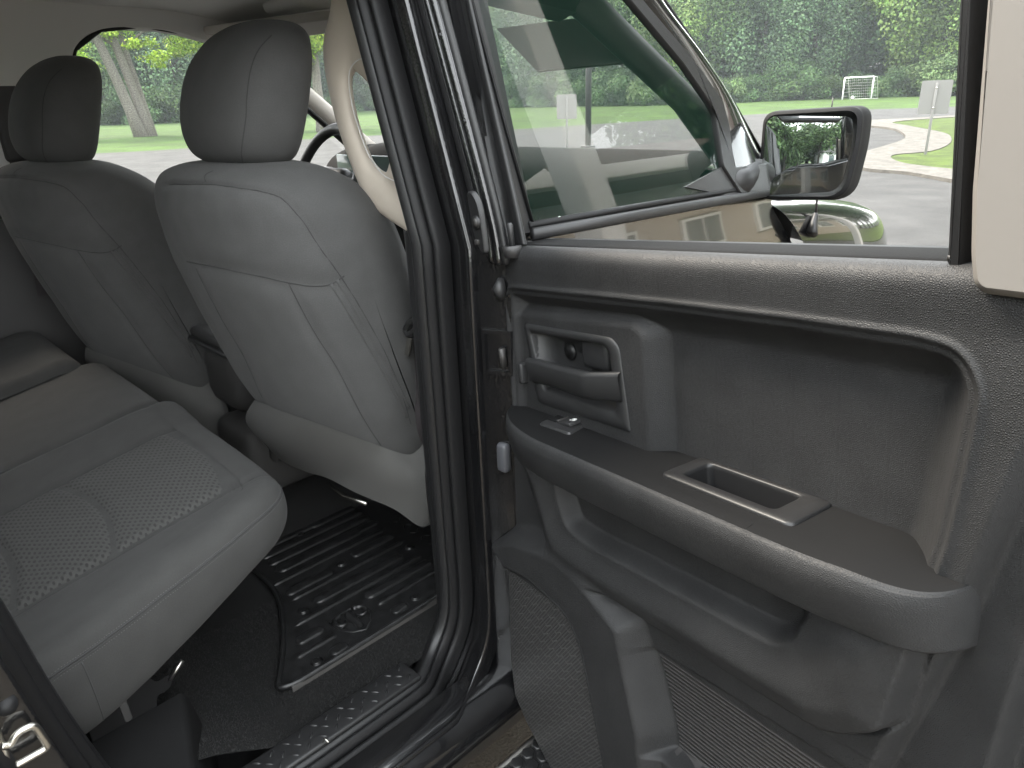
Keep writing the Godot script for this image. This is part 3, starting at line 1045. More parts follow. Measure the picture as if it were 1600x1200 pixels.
	var dash := func(a: float, b: float) -> Vector3:
		var pr := [Vector2(0.72, 0.62), Vector2(0.66, 0.95), Vector2(0.66, 1.12), Vector2(0.69, 1.22), Vector2(0.75, 1.38), Vector2(0.84, 1.445), Vector2(1.0, 1.463), Vector2(1.26, 1.41)]
		var p: Vector2 = cr(pr, b * 7)
		var x := lerpf(-0.84, 0.84, a)
		var hood := 0.05 * exp(-pow((x + 0.42) / 0.2, 4)) * exp(-pow((p.x - 0.78) / 0.12, 2)) * smoothstep(1.12, 1.33, p.y)
		return V(x, p.y + hood, p.x - hood * 0.6)
	part(d, "top_pad", grid(60, 28, dash), M.dash)
	part(d, "cluster_face", rbox(Vector3(0.34, 0.14, 0.01), 0.004, V(-0.42, 1.38, 0.66)), M.dark_glass)
	part(d, "air_vent", rbox(Vector3(0.10, 0.10, 0.03), 0.02, V(-0.74, 1.26, 0.68)), M.trim_black)
	part(d, "screen", rbox(Vector3(0.18, 0.12, 0.02), 0.008, V(-0.02, 1.24, 0.665)), M.dark_glass)
	part(d, "beige_panel", rbox(Vector3(0.36, 0.13, 0.03), 0.012, V(0.42, 1.08, 0.665)), M.gray_trim)
	var sw := group_part(t, "steering_wheel")
	var wb := Basis(Vector3.RIGHT, deg_to_rad(-24))
	var wc := V(-0.42, 1.372, 0.50)
	var ring := []
	for i in 40:
		var w := TAU * i / 40
		ring.append(wc + wb * Vector3(cos(w) * 0.185, sin(w) * 0.185, 0))
	part(sw, "rim", tube(ring, 0.0185, 10, 1.0, true), M.satin_black)
	part(sw, "hub", rbox(Vector3(0.17, 0.14, 0.06), 0.03, wc + wb * Vector3(0, -0.01, -0.03), wb), M.satin_black)
	for p in [Vector3(-0.12, 0.005, -0.015), Vector3(0.12, 0.005, -0.015)]:
		part(sw, "spoke", rbox(Vector3(0.13, 0.045, 0.025), 0.01, wc + wb * p, wb), M.base_trim)
	part(sw, "spoke", rbox(Vector3(0.05, 0.13, 0.025), 0.01, wc + wb * Vector3(0, -0.11, -0.015), wb), M.satin_black)
	part(sw, "column", tube([wc + wb * Vector3(0, 0, -0.03), wc + wb * Vector3(0, 0, -0.26)], 0.05, 10), M.trim_black)


func build_floor(t: Node3D) -> void:
	# carpet: flat foot well, tunnel, riser under the bench
	var fl := func(a: float, b: float) -> Vector3:
		var x := lerpf(-0.84, 0.80, a)
		var f := lerpf(-0.95, 1.0, b)
		var y := 0.50
		y += 0.09 * exp(-pow((x + 0.02) / 0.16, 4))
		y += 0.10 * smoothstep(-0.40, -0.62, f)
		y += 0.02 * smoothstep(0.62, 0.79, x)
		y += 0.25 * smoothstep(0.55, 0.95, f)
		return V(x, y, f)
	part(t, "floor_carpet", grid(60, 60, fl), M.carpet)
	# carpet pile on the strip beside the mat
	var st := begin()
	st.set_smooth_group(-1)
	var r := RandomNumberGenerator.new()
	r.seed = 9
	for i in 16000:
		var x := r.randf_range(0.36, 0.80)
		var f := r.randf_range(-0.62, -0.06)
		var p: Vector3 = fl.call((x + 0.84) / 1.64, (f + 0.95) / 1.95)
		var d := Vector3(r.randfn() * 0.5, 1, r.randfn() * 0.5).normalized() * r.randf_range(0.003, 0.0065)
		var s := Vector3(r.randfn(), 0, r.randfn()).normalized() * 0.0008
		st.add_vertex(p - s)
		st.add_vertex(p + d)
		st.add_vertex(p + s)
	var pile := part(t, "carpet_pile", done(st), mat(Color(0.02, 0.0195, 0.019), 0.95))
	pile.set_meta("kind", "stuff")
	part(t, "floor_pan", rbox(Vector3(1.74, 0.06, 2.4), 0.02, V(0, 0.44, -0.2)), M.trim_black)
	part(t, "firewall", rbox(Vector3(1.7, 0.8, 0.05), 0.02, V(0, 0.9, 1.15)), M.trim_black)
	# under the bench: riser, bracket, moulded corner cover
	part(t, "bench_riser", rbox(Vector3(1.30, 0.30, 0.30), 0.03, V(0.0, 0.60, -0.85)), M.carpet)
	var br := group_part(t, "bench_bracket")
	var bp := [Vector2(0.0, 0.0), Vector2(0.10, 0.0), Vector2(0.105, 0.022), Vector2(0.12, 0.02), Vector2(0.135, 0.028), Vector2(0.135, 0.046), Vector2(0.11, 0.044), Vector2(0.10, 0.07), Vector2(0.075, 0.078), Vector2(0.0, 0.075)]
	var bx := Transform3D(Basis(Vector3(0.0, 0, -1), Vector3(-0.25, 0.97, 0), Vector3(0.97, 0.25, 0)), V(0.695, 0.665, -0.705))
	part(br, "plate", extrude(rounded(bp, 0.008, 3), 0.004, 0.001, bx), M.pad)
	part(br, "flange", rbox(Vector3(0.03, 0.004, 0.09), 0.0015, V(0.69, 0.742, -0.672)), M.metal)
	part(br, "slot", extrude(rounded([Vector2(0.05, 0.006), Vector2(0.062, 0.006), Vector2(0.062, 0.06), Vector2(0.05, 0.06)], 0.004, 2), 0.005, 0.0005, bx), M.trim_black)
	part(br, "hook", tube([V(0.69, 0.70, -0.575), V(0.69, 0.715, -0.56), V(0.69, 0.725, -0.548)], 0.004, 6), M.metal)
	var cov := func(a: float, b: float) -> Vector3:
		var x := lerpf(0.70, 0.835, a)
		var f := lerpf(-0.75, -0.545 - 0.05 * a, b)
		var y := 0.672 - 0.04 * a
		var e := smoothstep(0.88, 1.0, b)
		return V(x, lerpf(y, 0.50, e * e) , f + e * 0.012)
	part(t, "corner_cover", grid(10, 40, cov), M.pad)
	# sill plate with diamond tread
	var sp := group_part(t, "sill_plate")
	part(sp, "plate", rbox(Vector3(0.062, 0.012, 0.52), 0.005, V(0.826, 0.535, -0.436)), M.trim_black)
	for i in 17:
		for j in 3:
			var f := -0.195 - i * 0.028 - (0.014 if j % 2 else 0.0)
			var b := Basis(Vector3.UP, 0.7 if (i + j) % 2 else -0.7)
			part(sp, "tread", lozenge, M.trim_black, Transform3D(b, V(0.808 + j * 0.017, 0.5412, f)))
	# the bent seal clip on the sill and the running board
	part(t, "sill_clip", tube([V(0.858, 0.545, -0.40), V(0.862, 0.556, -0.398), V(0.872, 0.552, -0.396)], 0.0018, 6), M.steel)
	var rb := group_part(t, "running_board")
	part(rb, "board", rbox(Vector3(0.165, 0.05, 2.2), 0.02, V(1.105, 0.365, 0.1)), M.trim_black)
	part(rb, "trim_strip", rbox(Vector3(0.012, 0.02, 2.18), 0.004, V(1.03, 0.385, 0.1)), M.metal)
	var hex := PackedVector2Array()
	for k in 6:
		hex.append(Vector2(cos(TAU * k / 6), sin(TAU * k / 6)) * 0.0145)
	var hm := extrude(hex, 0.006, 0.002, Transform3D(Basis(Vector3(1, 0, 0), Vector3(0, 0, -1), Vector3(0, 1, 0)), Vector3.ZERO))
	for i in 14:
		for j in 5:
			part(rb, "tread_hexagon", hm, M.mat_rubber, Transform3D(Basis(), V(1.047 + j * 0.0265, 0.3895, 0.02 - i * 0.0305 - (0.01525 if j % 2 else 0.0))))
	part(rb, "bracket", rbox(Vector3(0.12, 0.03, 0.06), 0.01, V(1.0, 0.35, -0.35)), M.trim_black)


var lozenge: ArrayMesh = make_lozenge()


func make_lozenge() -> ArrayMesh:
	var f := func(a: float, b: float) -> Vector3:
		var x := (a * 2 - 1)
		var y := (b * 2 - 1)
		var w := sqrt(maxf(0, 1 - x * x))
		return Vector3(x * 0.0085, 0.0022 * (1 - x * x) * (1 - y * y), -y * w * 0.0026)
	return grid(8, 4, f)


# rows of a seat body: height, back face, half width, depth
func loft_rows(rows: Array, n: float, around: int, up_steps: int) -> Callable:
	return func(a: float, b: float) -> Vector3:
		var r: Array = []
		for k in 4:
			var c := []
			for q in rows:
				c.append(q[k])
			r.append(cr(c, b * (rows.size() - 1)))
		var w := a * TAU
		var x := sgnpow(cos(w), 2.0 / n) * maxf(0.0, r[2])
		var d := sgnpow(sin(w), 2.0 / n) * maxf(0.0, r[3])
		return V(x, r[0], r[1] + r[3] - d)


func trace(f: Callable, from: Vector2, to: Vector2, n: int, off := 0.0) -> Array:
	var out := []
	for i in n + 1:
		var q := from.lerp(to, float(i) / n)
		var p: Vector3 = f.call(q.x, q.y)
		if off != 0.0:
			var du: Vector3 = f.call(q.x + 0.002, q.y) - f.call(q.x - 0.002, q.y)
			var dv: Vector3 = f.call(q.x, q.y + 0.002) - f.call(q.x, q.y - 0.002)
			p += dv.cross(du).normalized() * -off
		out.append(p)
	return out


func on(f: Callable, list: Array, off: float) -> Array:
	# points of a surface, lifted a little along its normal
	var out := []
	for q in list:
		var p: Vector3 = f.call(q.x, q.y)
		var du: Vector3 = f.call(q.x + 0.002, q.y) - f.call(q.x - 0.002, q.y)
		var dv: Vector3 = f.call(q.x, q.y + 0.002) - f.call(q.x, q.y - 0.002)
		out.append(p - dv.cross(du).normalized() * off)
	return out


func make_seat(s: Node3D) -> void:
	# the local origin is under the middle of the seat; a = 0.25 looks back, 0 right, 0.5 left
	var rows := [[0.8, 0.02, 0.16, 0.09], [0.825, -0.02, 0.2, 0.12], [0.88, -0.085, 0.25, 0.165], [1.0, -0.16, 0.276, 0.2], [1.15, -0.212, 0.284, 0.205], [1.3, -0.255, 0.287, 0.205], [1.4, -0.272, 0.28, 0.195], [1.455, -0.272, 0.262, 0.17], [1.49, -0.256, 0.228, 0.135], [1.508, -0.222, 0.17, 0.095], [1.514, -0.18, 0.1, 0.05], [1.515, -0.13, 0.0, 0.0]]
	var f0 := loft_rows(rows, 2.35, 64, 60)
	var sewn := [spline([Vector2(0.0930, 0.6820), Vector2(0.0622, 0.6504), Vector2(0.0508, 0.5858), Vector2(0.0429, 0.5199), Vector2(0.0272, 0.4595), Vector2(0.0093, 0.3730), Vector2(0.0064, 0.3098), Vector2(0.0093, 0.2480)], 3), spline([Vector2(0.0930, 0.6820), Vector2(0.1674, 0.7081), Vector2(0.2361, 0.7012), Vector2(0.2682, 0.6902)], 3), spline([Vector2(0.2639, 0.4773), Vector2(0.2082, 0.4815), Vector2(0.1459, 0.4746), Vector2(0.1016, 0.4636), Vector2(0.0715, 0.4567), Vector2(0.0451, 0.4567), Vector2(0.0236, 0.4650)], 2), spline([Vector2(0.1016, 0.4622), Vector2(0.0951, 0.4045), Vector2(0.0837, 0.3510), Vector2(0.0787, 0.2796), Vector2(0.0737, 0.2205)], 2), spline([Vector2(0.2489, 0.4705), Vector2(0.2468, 0.4018), Vector2(0.2425, 0.3496), Vector2(0.2546, 0.2796)], 2)]
	var und := FastNoiseLite.new()
	und.seed = 4
	und.frequency = 9.0
	var f := func(a: float, b: float) -> Vector3:
		var p: Vector3 = f0.call(a, b)
		var d := 1.0
		var q := Vector2(a * 1.25, b * 0.8)
		for l in sewn:
			for k in l.size() - 1:
				var s0 := Vector2(l[k].x * 1.25, l[k].y * 0.8)
				var s1 := Vector2(l[k + 1].x * 1.25, l[k + 1].y * 0.8)
				d = minf(d, Geometry2D.get_closest_point_to_segment(q, s0, s1).distance_to(q))
		var c := V(0, p.y, -0.05)
		var o := p - c
		o.y = 0
		return p + o.normalized() * (-0.0055 * exp(-pow(d / 0.013, 2)) + 0.0016 * und.get_noise_3d(p.x * 2, p.y, p.z * 2))
	part(s, "backrest", grid(150, 110, f), M.fabric)
	# seams
	var sm := begin()
	var corner := spline([Vector2(0.0930, 0.6820), Vector2(0.0622, 0.6504), Vector2(0.0508, 0.5858), Vector2(0.0429, 0.5199), Vector2(0.0272, 0.4595), Vector2(0.0093, 0.3730), Vector2(0.0064, 0.3098), Vector2(0.0093, 0.2480)], 10)
	tube_into(sm, on(f, corner, 0.0003), 0.0013, 6)
	tube_into(sm, on(f, spline([Vector2(0.0930, 0.6820), Vector2(0.1674, 0.7081), Vector2(0.2361, 0.7012), Vector2(0.2682, 0.6902)], 8), 0.0003), 0.0012, 6)
	part(s, "corner_seam", done(sm), M.seam)
	var s2 := begin()
	tube_into(s2, on(f, spline([Vector2(0.2639, 0.4773), Vector2(0.2082, 0.4815), Vector2(0.1459, 0.4746), Vector2(0.1016, 0.4636), Vector2(0.0715, 0.4567), Vector2(0.0451, 0.4567), Vector2(0.0236, 0.4650)], 6), 0.0002), 0.0014, 6)
	tube_into(s2, on(f, spline([Vector2(0.1016, 0.4622), Vector2(0.0951, 0.4045), Vector2(0.0837, 0.3510), Vector2(0.0787, 0.2796), Vector2(0.0737, 0.2205)], 8), 0.0002), 0.0013, 6)
	tube_into(s2, on(f, spline([Vector2(0.2489, 0.4705), Vector2(0.2468, 0.4018), Vector2(0.2425, 0.3496), Vector2(0.2546, 0.2796)], 8), 0.0002), 0.0012, 6)
	tube_into(s2, on(f, spline([Vector2(0.1838, 0.7232), Vector2(0.1903, 0.7658), Vector2(0.1795, 0.7960)], 6), 0.0002), 0.0009, 6)
	part(s, "panel_seam", done(s2), M.seam)
	# the zipped side closure: two ribs
	part(s, "piping", tube(on(f, spline([Vector2(0.0351, 0.4609), Vector2(0.0207, 0.3881), Vector2(0.0086, 0.3276), Vector2(0.0043, 0.2768)], 8), 0.0010), 0.0034, 8), M.fabric)
	part(s, "piping", tube(on(f, spline([Vector2(0.0451, 0.4567), Vector2(0.0300, 0.3867), Vector2(0.0186, 0.3221), Vector2(0.0122, 0.2631)], 8), 0.0010), 0.0034, 8), M.fabric)
	var stp := begin()
	var line := on(f, spline([Vector2(0.0615, 0.6421), Vector2(0.0501, 0.5790), Vector2(0.0422, 0.5144), Vector2(0.0265, 0.4554), Vector2(0.0079, 0.3688), Vector2(0.0050, 0.3057), Vector2(0.0086, 0.2439)], 16), 0.0006)
	for i in range(0, line.size() - 1, 2):
		tube_into(stp, [line[i], (line[i] as Vector3).lerp(line[i + 1], 0.8)], 0.0007, 4)
	line = on(f, spline([Vector2(0.0494, 0.4540), Vector2(0.0358, 0.3839), Vector2(0.0236, 0.3194), Vector2(0.0179, 0.2590)], 20), 0.0014)
	for i in range(0, line.size() - 1, 2):
		tube_into(stp, [line[i], (line[i] as Vector3).lerp(line[i + 1], 0.8)], 0.0007, 4)
	var stm := part(s, "stitching", done(stp), M.thread)
	stm.set_meta("kind", "stuff")
	# the pale felted skirt at the foot of the back
	var edge := [Vector2(0.2847, 0.2645), Vector2(0.2153, 0.2768), Vector2(0.1538, 0.2672), Vector2(0.0980, 0.2384), Vector2(0.0608, 0.2082), Vector2(0.0343, 0.1889), Vector2(0.0143, 0.1958), Vector2(0.0007, 0.2109)]
	var hem := [Vector3(-0.262, 0.815, 0.085), Vector3(-0.16, 0.768, 0.072), Vector3(-0.08, 0.764, 0.062), Vector3(0.02, 0.780, 0.054), Vector3(0.12, 0.770, 0.038), Vector3(0.20, 0.742, -0.004), Vector3(0.25, 0.694, -0.045), Vector3(0.268, 0.70, -0.085)]
	var sk := func(a: float, b: float) -> Vector3:
		var e0: Vector2 = cr(edge, a * 7)
		var t0: Vector3 = f.call(e0.x, e0.y)
		var o := t0 - V(0, t0.y, -0.02)
		o.y = 0
		t0 += o.normalized() * 0.003
		var h0: Vector3 = cr(hem, a * 7)
		var p := h0.lerp(t0, b)
		return p + o.normalized() * ((0.024 + 0.026 * smoothstep(0.3, 0.7, a) * (1 - smoothstep(0.85, 1.0, a))) * sin(b * PI) + 0.003 * sin(a * 19.0) * (1 - b))
	part(s, "skirt", grid(50, 16, sk), M.skirt)
	part(s, "under_frame", rbox(Vector3(0.40, 0.05, 0.30), 0.02, V(0, 0.735, 0.20)), M.trim_black)
	for x in [-0.18, 0.18]:
		part(s, "seat_rail", rbox(Vector3(0.04, 0.12, 0.34), 0.01, V(x, 0.62, 0.34)), M.trim_black)
	part(s, "lever", tube([V(-0.05, 0.715, -0.01), V(0.02, 0.71, -0.015), V(0.1, 0.715, 0.0)], 0.006, 6), M.steel)
	# cushion
	var cu := [[0.74, 0.06, 0.21, 0.22], [0.78, 0.04, 0.245, 0.24], [0.86, 0.04, 0.25, 0.24], [0.91, 0.06, 0.235, 0.22], [0.93, 0.10, 0.18, 0.18], [0.935, 0.28, 0.0, 0.0]]
	part(s, "cushion", grid(40, 20, loft_rows(cu, 3.2, 40, 20)), M.fabric)
	part(s, "side_shield", rbox(Vector3(0.04, 0.16, 0.46), 0.018, V(-0.262, 0.80, 0.17)), M.base_trim)
	# headrest
	var hr := [[1.503, -0.125, 0.0, 0.0], [1.505, -0.1478, 0.0648, 0.0348], [1.512, -0.173, 0.1134, 0.0609], [1.535, -0.196, 0.1404, 0.08], [1.58, -0.202, 0.1566, 0.0905], [1.64, -0.188, 0.162, 0.0922], [1.69, -0.164, 0.1544, 0.087], [1.73, -0.13, 0.1318, 0.0731], [1.752, -0.0972, 0.0972, 0.0522], [1.762, -0.0702, 0.0518, 0.0261], [1.763, -0.05, 0.0, 0.0]]
	var h := loft_rows(hr, 2.7, 48, 40)
	part(s, "headrest", grid(80, 56, h), M.fabric)
	var hs := begin()
	tube_into(hs, on(h, spline([Vector2(0.0529, 0.6916), Vector2(0.0851, 0.6284), Vector2(0.0959, 0.5611), Vector2(0.0959, 0.4828), Vector2(0.0951, 0.3963), Vector2(0.1330, 0.2082)], 8), 0.0002), 0.0011, 6)
	for q in [0.402]:
		tube_into(hs, trace(h, Vector2(q, 0.26), Vector2(q, 0.86), 40, 0.0002), 0.0011, 6)
	part(s, "headrest_seam", done(hs), M.seam)
	part(s, "headrest_sleeve", rbox(Vector3(0.17, 0.02, 0.08), 0.009, V(0.0, 1.506, -0.135)), M.trim_black)
	for x in [-0.06, 0.06]:
		part(s, "headrest_post", tube([V(x, 1.46, -0.13), V(x, 1.53, -0.13)], 0.007, 8), M.steel)


func build_bench(t: Node3D) -> void:
	var b := group_part(t, "rear_bench")
	var top_y := func(f: float) -> float:
		return lerpf(0.905, 0.985, clampf((f + 0.75) / 0.42, -0.4, 1.0))
	var sag := FastNoiseLite.new()
	sag.seed = 6
	sag.frequency = 0.10
	# outline of the right cushion: front edge, rounded corner, right side to the rear
	var out := spline([Vector2(0.112, -0.286), Vector2(0.30, -0.286), Vector2(0.50, -0.289), Vector2(0.62, -0.297), Vector2(0.685, -0.322), Vector2(0.725, -0.372), Vector2(0.748, -0.45), Vector2(0.765, -0.53), Vector2(0.782, -0.64), Vector2(0.792, -0.74), Vector2(0.80, -0.90)], 10)
	var m := out.size()
	var at := func(x: float, f: float) -> Vector3:
		# the crowned top with sunk seams
		var mm := clampf((x - 0.44) / 0.32, -1.2, 1.2)
		var c := 0.018 * smoothstep(0.45, 0.95, absf(mm)) - 0.010
		c -= 0.014 * smoothstep(0.9, 1.1, absf(mm))
		c -= 0.010 * smoothstep(-0.40, -0.31, f)
		c += 0.0022 * sag.get_noise_2d(x * 100, f * 60)
		for sx in [0.268, 0.615]:
			c -= 0.007 * exp(-pow((x - sx) / 0.008, 2))
		return V(x, top_y.call(f) + c, f)
	var side := func(a: float, b: float) -> Vector3:
		var p: Vector2 = cr(out, b * (m - 1))
		var d: Vector2 = ((cr(out, minf(b * (m - 1) + 1, m - 1)) as Vector2) - (cr(out, maxf(b * (m - 1) - 1, 0)) as Vector2)).normalized()
		var n := Vector2(-d.y, d.x)
		if n.dot(p - Vector2(0.4, -0.7)) < 0:
			n = -n
		var pr := [Vector2(-0.065, 0.0), Vector2(-0.04, 0.0), Vector2(-0.022, -0.004), Vector2(-0.009, -0.013), Vector2(-0.001, -0.029), Vector2(0.003, -0.055), Vector2(0.003, -0.10), Vector2(-0.004, -0.14), Vector2(-0.018, -0.168), Vector2(-0.045, -0.183), Vector2(-0.10, -0.188)]
		var q: Vector2 = cr(pr, a * 10)
		var rear := smoothstep(-0.30, -0.72, p.y)
		var s := lerpf(0.62, 1.0, rear) if q.y < -0.03 else 1.0
		var y: float = (at.call(minf(p.x, 0.70), p.y) as Vector3).y + 0.004
		var i := p + n * q.x
		if a < 0.25:
			y = lerpf((at.call(i.x, i.y) as Vector3).y + 0.0015, y, smoothstep(0, 0.2, a))
		y += -0.03 + (q.y + 0.03) * s if q.y < -0.03 else q.y
		return V(i.x, y, i.y)
	var uvf := func(p: Vector3) -> Vector2: return Vector2(p.x, p.z)
	var topf := func(a: float, b: float) -> Vector3:
		var f := lerpf(-1.06, -0.338, b)
		var xr := lerpf(0.745, 0.690, smoothstep(-0.75, -0.40, f)) - 0.085 * smoothstep(-0.42, -0.335, f)
		return at.call(lerpf(0.112, xr, a), f)
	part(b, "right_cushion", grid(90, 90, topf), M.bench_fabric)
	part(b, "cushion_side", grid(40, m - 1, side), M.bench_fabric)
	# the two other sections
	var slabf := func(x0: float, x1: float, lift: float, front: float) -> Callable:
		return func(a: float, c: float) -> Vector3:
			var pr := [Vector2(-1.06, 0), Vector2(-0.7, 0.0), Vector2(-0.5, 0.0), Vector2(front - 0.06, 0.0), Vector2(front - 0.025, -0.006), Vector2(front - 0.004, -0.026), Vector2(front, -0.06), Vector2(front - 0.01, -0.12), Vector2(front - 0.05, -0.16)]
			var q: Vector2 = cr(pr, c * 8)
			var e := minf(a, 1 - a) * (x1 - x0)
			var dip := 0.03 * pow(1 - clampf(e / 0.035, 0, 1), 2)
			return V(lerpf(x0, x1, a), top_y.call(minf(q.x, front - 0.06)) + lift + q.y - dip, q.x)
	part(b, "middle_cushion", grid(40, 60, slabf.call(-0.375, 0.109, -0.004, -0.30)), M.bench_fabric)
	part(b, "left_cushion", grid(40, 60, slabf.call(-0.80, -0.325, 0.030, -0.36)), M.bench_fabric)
	# the woven insert, a pad laid over the middle of the cushion
	for seg in [[-1.0, -0.745], [-0.738, -0.592], [-0.585, -0.395]]:
		var ins := func(a: float, c: float) -> Vector3:
			var x := lerpf(0.274, 0.609, a)
			var bow := 0.03 * sin(a * PI)
			var f: float = lerpf(seg[0] + bow, seg[1] + bow, c) if seg[1] < -0.4 else lerpf(seg[0] + bow, -0.375 + 0.025 * sin(a * PI) - 0.02 * a, c)
			var p: Vector3 = at.call(x, f)
			var e := minf(minf(a, 1 - a) * 0.336, minf(c, 1 - c) * 0.16)
			return p + Vector3(0, 0.005 * smoothstep(0.0, 0.012, e) - 0.0005, 0)
		part(b, "woven_insert", grid(40, 26, ins, uvf), M.pattern)
	var run := func(a: float, b0: float, b1: float, off: float) -> Array:
		return trace(side, Vector2(a, b0), Vector2(a, b1), 100, off)
	part(b, "side_seam", tube(run.call(0.405, 0.18, 0.985, 0.0), 0.0017, 6), M.seam)
	part(b, "side_seam", tube(run.call(0.425, 0.18, 0.985, 0.0), 0.0011, 6), M.seam)
	var st := begin()
	for ra in [0.392, 0.44]:
		var ln: Array = trace(side, Vector2(ra, 0.2), Vector2(ra, 0.97), 420, 0.0004)
		for i in range(0, 420, 2):
			tube_into(st, [ln[i], (ln[i] as Vector3).lerp(ln[i + 1], 0.8)], 0.0006, 4)
	var sm := part(b, "stitching", done(st), M.thread)
	sm.set_meta("kind", "stuff")
	part(b, "gap_shadow_seam", tube([V(0.111, 0.90, -1.0), V(0.111, 0.928, -0.6), V(0.111, 0.965, -0.36), V(0.111, 0.94, -0.29)], 0.0035, 6), M.seam)
	part(b, "side_panel_seam", tube(trace(side, Vector2(0.44, 0.86), Vector2(0.86, 0.85), 16, 0.0003), 0.0012, 6), M.seam)
	var fl := func(a: float, c: float) -> Vector3:
		var p: Vector3 = side.call(lerpf(0.45, 0.86, a), lerpf(0.945, 0.985, c))
		return p + Vector3(0.006 * sin(c * PI) + 0.001, 0, 0)
	part(b, "end_flap", grid(16, 8, fl), M.bench_fabric)
	# the back
	var bk := [[0.90, -1.22, 0.80, 0.09], [0.98, -1.22, 0.81, 0.10], [1.2, -1.26, 0.81, 0.10], [1.4, -1.29, 0.80, 0.09], [1.47, -1.27, 0.78, 0.06], [1.49, -1.22, 0.0, 0.0]]
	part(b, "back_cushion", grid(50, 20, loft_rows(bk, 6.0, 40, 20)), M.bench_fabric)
	# centre console between the front seats
	var c := group_part(t, "centre_console")
	part(c, "lid", rbox(Vector3(0.22, 0.034, 0.28), 0.016, V(-0.03, 1.055, 0.0)), M.black_grain)
	part(c, "lid_edge", rbox(Vector3(0.235, 0.016, 0.29), 0.007, V(-0.03, 1.035, 0.0)), M.satin_black)
	part(c, "bin", rbox(Vector3(0.21, 0.18, 0.26), 0.05, V(-0.03, 0.94, 0.0)), M.base_trim)
	part(c, "base", rbox(Vector3(0.22, 0.20, 0.40), 0.04, V(-0.0, 0.72, 0.06)), M.base_trim)


